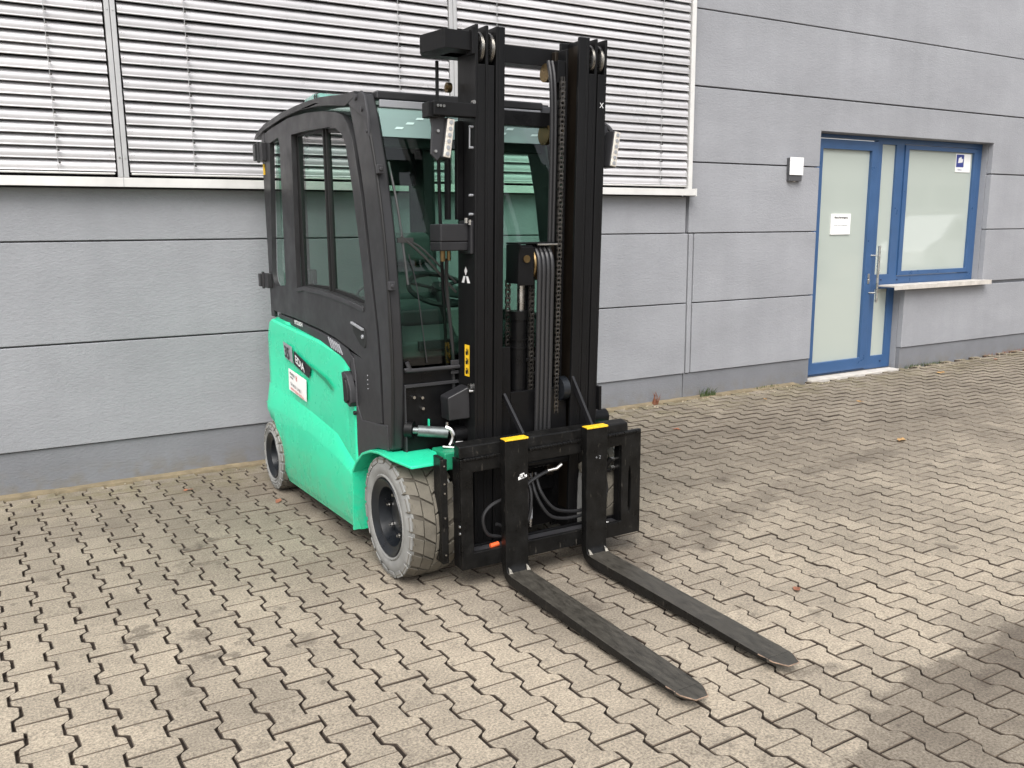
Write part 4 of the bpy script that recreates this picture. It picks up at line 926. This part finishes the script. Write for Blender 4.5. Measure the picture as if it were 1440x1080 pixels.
# lift cylinder group
b = MB(); b.cyl((1.915, .085, .16), (1.915, .085, 1.145), .036, 20); b.cyl((1.915, .085, 1.11), (1.915, .085, 1.15), .041, 20)
for z in (.66, .70, .985, 1.02): b.cyl((1.915, .085, z), (1.915, .085, z+.008), .040, 20)
P(lean(b), 'lift_cylinder', 'black', smooth=40)
b = MB(); b.cyl((1.925, .085, 1.145), (1.925, .085, 1.29), .017, 16); P(lean(b), 'piston_rod', 'steel', smooth=40)
b = MB(); b.plx([[(.020, 1.27), (.12, 1.27), (.12, 1.435), (.010, 1.440), (-.002, 1.43), (.012, 1.40)]], 1.868, 1.876)
b.box(1.868, 1.945, .012, .020, 1.262, 1.425); b.box(1.868, 2.055, .02, .12, 1.436, 1.444); b.box(1.876, 1.944, .022, .12, 1.272, 1.432); sb = P(lean(b), 'sheave_bracket', 'black', bevel=.003)
b = MB(); b.cyl((1.905, .010, 1.375), (1.905, .004, 1.375), .016, 16); P(lean(b), 'pin', 'brass', sb, smooth=40)
b = MB(); b.box(1.955, 2.055, .000, .012, 1.431, 1.438); P(lean(b), 'bracket_edge', 'steel', sb, bevel=.001)
b = MB(); c = (1.948, 0, 1.352)
b.lathe(c, [(0, .01), (0, .074), (.006, .078), (.012, .070), (.028, .070), (.034, .076), (.040, .070), (.056, .070), (.062, .076), (.068, .070), (.086, .070), (.094, .078), (.098, .074), (.098, .01)], 36)
b.v = [(x, y+ym(1.35)+.085, z) for x, y, z in b.v]; P(b, 'hose_sheave', 'brass', smooth=30)
for x in (1.968, 1.989, 2.011, 2.033):
    b = MB(); y0 = .085-.078
    b.tube([(x, .16, .62), (x, .163, 1.34), (x, .14, 1.405), (x, .085, 1.432), (x, .03, 1.405), (x, y0, 1.345), (x, y0, 1.2), (x-.001, y0, .8), (x-.003, y0, .45)], .0098, 8, 4); P(lean(b), 'hose', 'hose', smooth=40)
def chain(x, y, z0, z1, name='lift_chain'):
    b = MB(); k = 0; z = z0
    while z < z1:
        b.cyl((x-.011, y, z), (x+.011, y, z), .0052, 8)
        for dx in ((-.0095, .0095) if k % 2 else (-.0058, .0058)): b.box(x+dx-.0018, x+dx+.0018, y-.0050, y+.0062, z-.005, z+.0235)
        z += .0185; k += 1
    o_ = P(lean(b), name, 'chain'); o_['kind'] = 'stuff'; return o_
chain(1.957, .045, .45, 1.29); chain(2.085, .035, .62, 2.10); chain(1.88, .12, .5, 1.27)
b = MB()
for x in (2.048, 2.066): b.tube([(x, .09, 2.19), (x-.004, .06, 2.10), (x, .055, 1.9), (x+.002, .06, 1.44)], .0085, 8, 3)
P(lean(b), 'hose', 'hose', smooth=40)
b = MB(); b.cyl((2.055, .13, 2.15), (2.075, .13, 2.15), .038, 24); b.cyl((2.055, .13, 1.90), (2.075, .13, 1.90), .045, 24); P(lean(b), 'guide_sheave', 'brass', smooth=40)
b = MB(); b.box(2.07, 2.11, .05, .09, 2.10, 2.19); b.box(2.075, 2.105, .04, .06, 1.995, 2.03); P(lean(b), 'chain_anchor', 'black', bevel=.003)
b = MB()
for x, z in ((2.055, .70), (2.085, .690), (1.875, .715), (2.08, 2.02)): b.cyl((x, .07, z), (x, .055, z), .010, 8); b.cyl((x, .055, z), (x, .045, z), .005, 8)
P(lean(b), 'bolt', 'steel')
b = MB(); b.bar((1.800, 3.17, .80), (1.870, 3.075, .575), .026, .012, (1, 0, 0)); b.bar((2.150, 3.17, .85), (2.215, 3.075, .59), .030, .012, (1, 0, 0)); P(b, 'carriage_stay', 'box', bevel=.002)
b = MB(); b.cyl((2.10, 3.20, .79), (2.135, 3.20, .79), .055, 24); P(b, 'carriage_roller', 'rim', smooth=40)
b = MB(); b.box(1.85, 2.14, 3.19, 3.215, .56, .80); b.box(1.79, 1.85, 3.19, 3.215, .35, 1.0); P(b, 'mast_back_plate', 'black', bevel=.003)
# tilt cylinder and lower mast fittings, left; drum right
b = MB(); b.cyl((1.415, 3.335, .662), (1.440, 3.312, .660), .036, 20); b.cyl((1.60, 3.262, .628), (1.702, 3.262, .628), .037, 24); P(b, 'tilt_mount', 'black', smooth=40)
b = MB(); b.cyl((1.415, 3.325, .660), (1.46, 3.305, .655), .015, 14); b.cyl((1.455, 3.305, .655), (1.575, 3.262, .640), .024, 18); P(b, 'tilt_cylinder', mat('galvanised sleeve', (.17, .19, .19), .38, .7, n=(30, .2, 3)), smooth=40)
b = MB(); b.tube([(1.566, 3.262, .665), (1.584, 3.250, .655), (1.592, 3.24, .63), (1.586, 3.24, .605), (1.575, 3.24, .588)], .011, 8, 3); b.cyl((1.60, 3.235, .60), (1.63, 3.225, .60), .006, 8); b.cyl((1.545, 3.25, .585), (1.60, 3.225, .578), .006, 8); b.cyl((1.575, 3.262, .672), (1.575, 3.262, .688), .007, 8); P(b, 'hydraulic_fitting', 'steel', smooth=40)
b = MB(); b.box(1.505, 1.51, 3.30, 3.31, .655, .70); P(b, 'green_tab', 'green')
b = MB(); b.hexa([(1.565, 3.22, .700), (1.655, 3.20, .705), (1.655, 3.28, .705), (1.565, 3.30, .700), (1.56, 3.22, .80), (1.655, 3.20, .845), (1.655, 3.28, .845), (1.56, 3.30, .80)]); P(b, 'valve_cover', 'box', bevel=.006)
b = MB(); b.cyl((1.645, 3.19, .84), (1.675, 3.19, .84), .018, 12); b.cyl((1.64, 3.18, .828), (1.66, 3.175, .828), .006, 8); P(b, 'bolt', 'steel')
b = MB(); b.cyl((2.29, 3.262, .617), (2.410, 3.262, .617), .036, 24); b.box(2.287, 2.300, 3.14, 3.20, .68, .79); P(b, 'tilt_mount', 'black', smooth=40)

# ---- carriage
car = bpy.data.objects.new('fork_carriage', None); reg(car, (1.97, 3.08, .1), FK)
b = MB()
for k in range(5):      # slightly uneven welded upper bar
    pass
b.hexa([(1.522, 3.045, .575), (2.385, 3.045, .575), (2.385, 3.10, .575), (1.522, 3.10, .575), (1.522, 3.050, .628), (2.385, 3.050, .628), (2.385, 3.10, .640), (1.522, 3.10, .640)])
P(b, 'upper_bar', 'fork', car, bevel=.006)
fr_ = [[(1.522, .098), (2.455, .098), (2.455, .592), (1.522, .576)], [(1.580, .168), (1.580, .515), (2.345, .527), (2.345, .168)], [(2.384, .23), (2.386, .40), (2.392, .425), (2.399, .40), (2.400, .23), (2.392, .205)]]
b = MB(); b.ply(fr_, 3.040, 3.060); P(b, 'shift_frame', 'fork', car, bevel=.004)
b = MB(); b.box(1.522, 1.540, 3.061, 3.115, .10, .574); b.box(2.437, 2.455, 3.061, 3.115, .10, .574); b.box(1.541, 2.436, 3.061, 3.115, .100, .118); b.box(1.541, 2.436, 3.105, 3.120, .118, .175)
b.ply([[(2.345, .13), (2.372, .13), (2.372, .53), (2.345, .53)]], 3.061, 3.10); P(b, 'frame_flange', 'black', car, bevel=.003)
b = MB(); b.box(1.445, 1.475, 3.065, 3.075, .135, .582); b.box(1.452, 1.470, 3.085, 3.15, .13, .585); sp = P(b, 'side_plate', 'fork', car, bevel=.003)
b = MB()
for z in (.555, .48, .44, .335, .175): b.cyl((1.459, 3.060, z), (1.459, 3.066, z), .004, 8)
b.cyl((1.515, 3.05, .29), (1.520, 3.05, .29), .007, 8); b.cyl((1.515, 3.05, .26), (1.520, 3.05, .26), .007, 8); P(b, 'rivet', 'steel', sp)
R = random.Random(21); b = MB()      # weld beads along the top of the frame
for k in range(70):
    x = 1.535+k*.0130
    if 1.69 < x < 1.84 or 2.10 < x < 2.25: continue
    zz = .578+.010*(x-1.522)/.93; b.cyl((x, 3.036, zz-.004+R.uniform(-.001, .001)), (x+.012, 3.037, zz-.004+R.uniform(-.001, .001)), .0065+R.uniform(-.001, .001), 7)
P(b, 'weld_bead', 'fork', car, smooth=50)
b = MB(); b.cyl((1.84, 3.12, .492), (2.09, 3.12, .492), .022, 16); b.cyl((1.84, 3.12, .492), (1.83, 3.12, .492), .012, 10); P(b, 'shift_cylinder', 'black', car, smooth=40)
b = MB(); b.cyl((1.975, 3.09, .452), (2.015, 3.08, .458), .0085, 10); b.cyl((2.015, 3.08, .458), (2.04, 3.075, .476), .007, 8)
for z in (.45, .41): b.cyl((2.325, 3.10, z), (2.345, 3.10, z), .010, 10)
b.cyl((2.275, 3.10, .40), (2.275, 3.10, .365), .008, 8); b.cyl((2.297, 3.10, .405), (2.297, 3.10, .37), .008, 8)
for x in (1.872, 1.902): b.cyl((x, 3.12, .20), (x, 3.12, .235), .009, 10)
P(b, 'fitting', 'steel', car, smooth=40)
b = MB(); b.box(1.900, 1.915, 3.12, 3.122, .235, .315); P(b, 'tag_plate', 'badge', car)
def hoz(pts, r=.0078): 
    b = MB(); b.tube(pts, r, 8, 5); P(b, 'hose', 'hose', car, smooth=40)
hoz([(1.98, 3.09, .452), (1.90, 3.08, .43), (1.80, 3.085, .375), (1.70, 3.10, .34), (1.655, 3.10, .29), (1.675, 3.10, .215), (1.74, 3.10, .19)])
hoz([(1.86, 3.13, .44), (1.875, 3.10, .36), (1.855, 3.09, .26), (1.80, 3.10, .22), (1.72, 3.10, .25)])
hoz([(1.88, 3.13, .44), (1.895, 3.10, .36), (1.875, 3.09, .25), (1.82, 3.10, .20), (1.75, 3.10, .22)])
hoz([(1.91, 3.13, .44), (1.925, 3.10, .34), (1.98, 3.09, .25), (2.06, 3.10, .215), (2.16, 3.10, .21), (2.25, 3.10, .22), (2.285, 3.10, .28), (2.275, 3.10, .36)])
hoz([(1.935, 3.13, .44), (1.945, 3.10, .36), (2.0, 3.09, .28), (2.08, 3.10, .245), (2.18, 3.10, .235), (2.27, 3.10, .25), (2.305, 3.10, .30), (2.297, 3.10, .37)])
chain(1.845+.02, -.045+.0, .20, .47); chain(1.905, -.045, .22, .44)
b = MB(); b.box(1.60, 1.79, 3.30, 3.32, .10, .60); b.box(1.60, 2.34, 3.315, 3.33, .12, .58); P(b, 'front_axle_plate', 'black')
b = MB(); b.bar((2.275, 3.10, .40), (2.32, 3.09, .46), .02, .02); b.box(2.255, 2.32, 3.085, 3.11, .395, .41); b.cyl((2.24, 3.09, .508), (2.225, 3.09, .478), .018, 8); P(b, 'hose_bracket', 'black', car, bevel=.002)
b = MB(); b.cyl((1.700-.03, 3.066, .172), (1.700+.01, 3.066, .176), .010, 12); P(b, 'orange_cap', 'orange', car, smooth=40)
b = MB(); b.box(1.585, 2.34, 3.061, 3.11, .155, .165); b.box(1.58, 2.340, 3.066, 3.10, .1185, .150); P(b, 'lower_rail', 'trim', car, bevel=.003)
b = MB(); b.plz([[(2.245, 3.05), (2.29, 3.06), (2.275, 3.085), (2.24, 3.08)]], .166, .168); P(b, 'paper_scrap', 'paper', car)
# ---- forks
def fork(x0, w_, lab, mark):
    e = bpy.data.objects.new('fork', None); reg(e, (x0+w_/2, 2.6, .03), car); e['label'] = lab
    th = .040; zt = .640
    out = []     # (y,z) lower/back outline from shank top down around the heel to the tip, then back over the top
    back = [(3.040, zt), (3.040, .105), (3.034, .068), (3.018, .040), (2.990, .024), (2.95, .018)]
    low = [(2.6, .0170), (2.2, .022), (1.93, .031)]
    top = [(1.93, .044), (2.2, .051), (2.6, .058), (2.955, .0615)]
    inn = [(2.985, .066), (2.997, .080), (3.000, .100), (3.000, zt)]
    prof_ = back+low+top+inn
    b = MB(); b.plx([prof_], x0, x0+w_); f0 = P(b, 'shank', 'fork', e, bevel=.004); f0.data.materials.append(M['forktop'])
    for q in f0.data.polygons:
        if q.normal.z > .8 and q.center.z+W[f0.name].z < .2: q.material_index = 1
    # tapered tip
    b = MB(); tp = [(0, 1.93), (w_, 1.93), (w_-.006, 1.905), (w_-.030, 1.862), (.030, 1.862), (.006, 1.905)]
    b.v = [(x0+a, y, .031+(1.93-y)*.10) for a, y in tp]+[(x0+a, y, .044-(1.93-y)*.02) for a, y in tp]
    b.f = [(5, 4, 3, 2, 1, 0), (6, 7, 8, 9, 10, 11)]+[(i, (i+1) % 6, (i+1) % 6+6, i+6) for i in range(6)]
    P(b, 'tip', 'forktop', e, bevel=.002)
    b = MB(); b.tube([(x0+w_-.004, 1.912, .0415), (x0+w_-.030, 1.860, .0405), (x0+.030, 1.860, .0405), (x0+.005, 1.905, .0415), (x0+.001, 1.97, .043)], .0022, 5, 1); P(b, 'bare_metal_edge', mat('bare worn edge', (.42, .30, .22), .45, .6, n=(60, .4, 4)), e)
    b = MB(); b.box(x0-.001, x0+w_+.001, 2.997, 3.038, zt+.0003, zt+.005); b.box(x0-.0012, x0+w_+.0012, 2.9965, 3.0, zt-.003, zt+.002); P(b, 'yellow_cap', 'yellow', e, bevel=.0015)
    b = MB(); b.box(x0+.004, x0+w_-.004, 3.04, 3.060, .520, .638); P(b, 'hook', 'fork', e, bevel=.003)
    for xx in (x0+.012, x0+w_-.012):
        b = MB(); b.add([(xx-.008, 2.978, .0665), (xx+.008, 2.975, .0665), (xx+.006, 2.9925, .080), (xx-.003, 2.9965, .088)], [(0, 1, 2, 3)]); b.fix = False; P(b, 'rubbed_corner', 'rubbed', e)
    if mark:
        b = MB(); b.ply([[(x0+.062, .463), (x0+.104, .473), (x0+.104, .483), (x0+.094, .481), (x0+.090, .492), (x0+.070, .487), (x0+.070, .478), (x0+.062, .476)]], 2.9982, 2.9995); P(b, 'label_remnant', 'paper', e)
        text('lettering', 'UL', .020, (x0+.072, 2.9975, .470), (1, 0, .15), (0, 0, 1), M['ink'], e, bold=.001)
    else:
        text('stamp', '+ 2', .022, (x0+.045, 2.9985, .497), (1, 0, 0), (0, 0, 1), M['badge'], e)
fork(1.7095, .111, 'left fork with worn label remnant on its shank', 1)
fork(2.122, .111, 'right fork with worn tip', 0)

# ------------------------------------------------------------------ leaves, weeds, pebble
def leafshape(x, y, s, ang, name, label, cat, m_, group=None):
    b = MB(); n = 10; R_ = random.Random(int(x*97+y*31)); top = []
    for i in range(n):
        a = 2*pi*i/n; r_ = s*(1-.35*abs(sin(a)))*(1+R_.uniform(-.22, .22)); top.append((r_*cos(a), r_*.75*sin(a)))
    z0 = gz(x, y)
    ctr = (x, y, z0+.010); vv = [ctr]
    for i, (a, c) in enumerate(top):
        vv.append((x+a*cos(ang)-c*sin(ang), y+a*sin(ang)+c*cos(ang), z0+.004+R_.uniform(0, .012)))
    vv.append((x-s*1.5*cos(ang), y-s*1.5*sin(ang), z0+.008))
    b.add(vv, [(0, i, i % n+1) for i in range(1, n+1)]); b.f.append((0, n+1, n//2+1)); b.fix = False
    o_ = b.build(name, M[m_]); tag(o_, label, cat, group)
G_ = 'fallen leaves on the paving'
for x, y, s, a, l, m_ in [
    (5.36, 3.74, .055, .4, 'largest tan fallen leaf, lying open on the right paving', 'leaf'),
    (8.0, 5.2, .06, .1, 'pale tan fallen leaf nearest the right end of the door step', 'leaf'),
    (5.55, 5.20, .028, 1.0, 'small pale leaf on the paving before the blue door', 'leaf'),
    (6.2, 4.75, .030, 2.0, 'small buff leaf between the largest tan leaf and the door step', 'leaf'),
    (4.20, 4.80, .030, 2.4, 'reddish brown leaf lying between truck and entrance', 'leafr'),
    (2.73, 2.34, .032, .9, 'reddish brown leaf closest to the right fork', 'leafr'),
    (.805, 5.18, .030, .3, 'brown leaf between the wall and the rear wheel', 'leafr'),
    (1.20, 4.69, .036, 1.3, 'red leaf fragment beside the left rear wheel', 'leafr'),
    (9.2, 5.35, .045, .6, 'brown leaf at the wall foot under the window', 'leafr')]:
    leafshape(x, y, s, a, 'fallen_leaf', l, 'leaf', m_, G_)
R = random.Random(17)
def weed(x, y, h, nb, label, spread=.05, m_='weed'):
    b = MB()
    for i in range(nb):
        x0 = x+R.uniform(-spread, spread); y0 = y+R.uniform(-.012, .008); hh = h*R.uniform(.4, 1); dx, dy = R.uniform(-.5, .5)*hh, -abs(R.uniform(0, .4))*hh; w_ = .003+hh*.02
        z0 = gz(x0, y0)-.004
        b.add([(x0-w_, y0, z0), (x0+w_, y0, z0), (x0+dx*.4+w_*.8, y0+dy*.4, z0+hh*.6), (x0+dx*.4-w_*.8, y0+dy*.4, z0+hh*.6), (x0+dx, y0+dy, z0+hh)], [(0, 1, 2, 3), (3, 2, 4)])
    b.fix = False; o_ = b.build('weed', M[m_]); tag(o_, label, 'weed', 'weeds at the wall foot')
weed(4.62, 5.55, .13, 14, 'thin brown weed stalk at the wall foot left of the expansion joint', .03, 'leafr')
weed(5.22, 5.56, .10, 40, 'green grass tuft at the wall foot right of the expansion joint', .09)
weed(5.95, 5.57, .045, 30, 'low weeds at the plinth under the wall lamp', .16)
weed(8.25, 5.57, .05, 70, 'low green weeds right of the door step', .30)
weed(9.9, 5.56, .05, 60, 'brown weeds at the wall foot at the far right', .6, 'leafr')

# ------------------------------------------------------------------ across the yard, behind the camera (mirrored in the panes)
M['pale'] = plaster('pale render', (.50, .49, .46))
M['roofg'] = mat('dark roof edge', (.08, .08, .085), .6)
M['darkglass'] = mat('dark window glass', (.02, .025, .03), .08, n=(2, .2, 2))
M['vanw'] = mat('white van paint', (.75, .76, .77), .3, coat=.4)
M['carg'] = mat('silver car paint', (.50, .51, .52), .3, .3, coat=.4)
ob = thing('opposite_building', 'pale hall with a dark window band across the yard', 'building', (30, -24, 0))
b = MB(); b.box(2, 75, -34, -24, -.06, 6.0); b.build('wall', M['pale'], ob)
b = MB(); b.box(1.8, 75.2, -34.2, -23.8, 6.0, 6.35); b.build('roof', M['roofg'], ob)
for k in range(16):
    b = MB(); x = 4+k*4.4; b.box(x, x+3.7, -24.03, -23.97, 2.6, 4.0); w_ = b.build('window', M['darkglass'], ob)
    b = MB(); b.box(x-.08, x+3.78, -23.99, -23.93, 2.50, 2.6); b.build('window_sill', M['white'], w_)
def vehicle(name, label, cat, x, y, L_, side, glassp, m_, wd, wr, wx):
    t = thing(name, label, cat, (x+L_/2, y, -.06))
    b = MB(); b.ply([[(x+a, c-.06) for a, c in side]], y-wd/2, y+wd/2); b.build('body', m_, t, bevel=.05, seg=3)
    for g_ in glassp:
        for yy in (y+wd/2+.004, y-wd/2-.010):
            b = MB(); b.ply([[(x+a, c-.06) for a, c in g_]], yy, yy+.006); b.build('window', M['darkglass'], t)
    for a in wx:
        for yy in (y+wd/2-.14, y-wd/2-.02):
            b = MB(); b.cyl((x+a, yy, wr-.06), (x+a, yy+.16, wr-.06), wr, 24); w_ = b.build('wheel', M['rubber'], t)
            b = MB(); b.cyl((x+a, yy-.01, wr-.06), (x+a, yy+.17, wr-.06), wr*.6, 20); b.build('rim', M['badge'], w_)
    return t
vehicle('parked_van', 'white panel van parked across the yard', 'van', 24.2, -6.0, 4.6, [(0, .35), (.02, .8), (.25, 1.0), (.75, 1.15), (1.35, 1.80), (1.6, 1.88), (4.5, 1.92), (4.6, 1.7), (4.6, .3), (.1, .25)],
        [[(1.0, 1.12), (1.48, 1.70), (1.95, 1.72), (1.95, 1.12)]], M['vanw'], 1.75, .30, (.80, 3.7))
vehicle('parked_car', 'silver hatchback parked left of the white van', 'car', 17.2, -6.4, 3.8, [(0, .35), (.03, .62), (.3, .74), (1.0, .84), (1.6, 1.25), (2.0, 1.30), (3.1, 1.26), (3.7, .85), (3.8, .6), (3.78, .28), (.1, .22)],
        [[(1.22, .86), (1.7, 1.2), (2.3, 1.22), (2.3, .86)], [(2.38, .86), (2.38, 1.22), (3.0, 1.18), (3.3, .88)]], M['carg'], 1.55, .28, (.72, 3.05))

# grit and small stones gathered along the wall foot
R = random.Random(33); b = MB()
for k in range(420):
    x = R.choice([R.uniform(3.6, 6.6), R.uniform(7.9, 12.5), R.uniform(-.3, 12)]); y = 5.57-abs(R.gauss(0, .11)); q = R.uniform(.003, .011); z = gz(x, y)-.001
    if 1.2 < x < 2.5: continue
    a = R.uniform(0, 3); c_, s_2 = cos(a)*q, sin(a)*q; h = q*R.uniform(.4, .9)
    b.add([(x+c_, y+s_2, z), (x-s_2*.7, y+c_*.7, z), (x-c_, y-s_2, z), (x+s_2*.8, y-c_*.8, z), (x+R.uniform(-.3, .3)*q, y, z+h)], [(0, 1, 4), (1, 2, 4), (2, 3, 4), (3, 0, 4)])
b.fix = False; gr = b.build('grit', mat('pale grit', (.40, .34, .25), .9, n=(40, .5, 3)), kind='stuff')
tag(gr, 'pale grit and crumbs of stone gathered along the foot of the wall', 'grit')
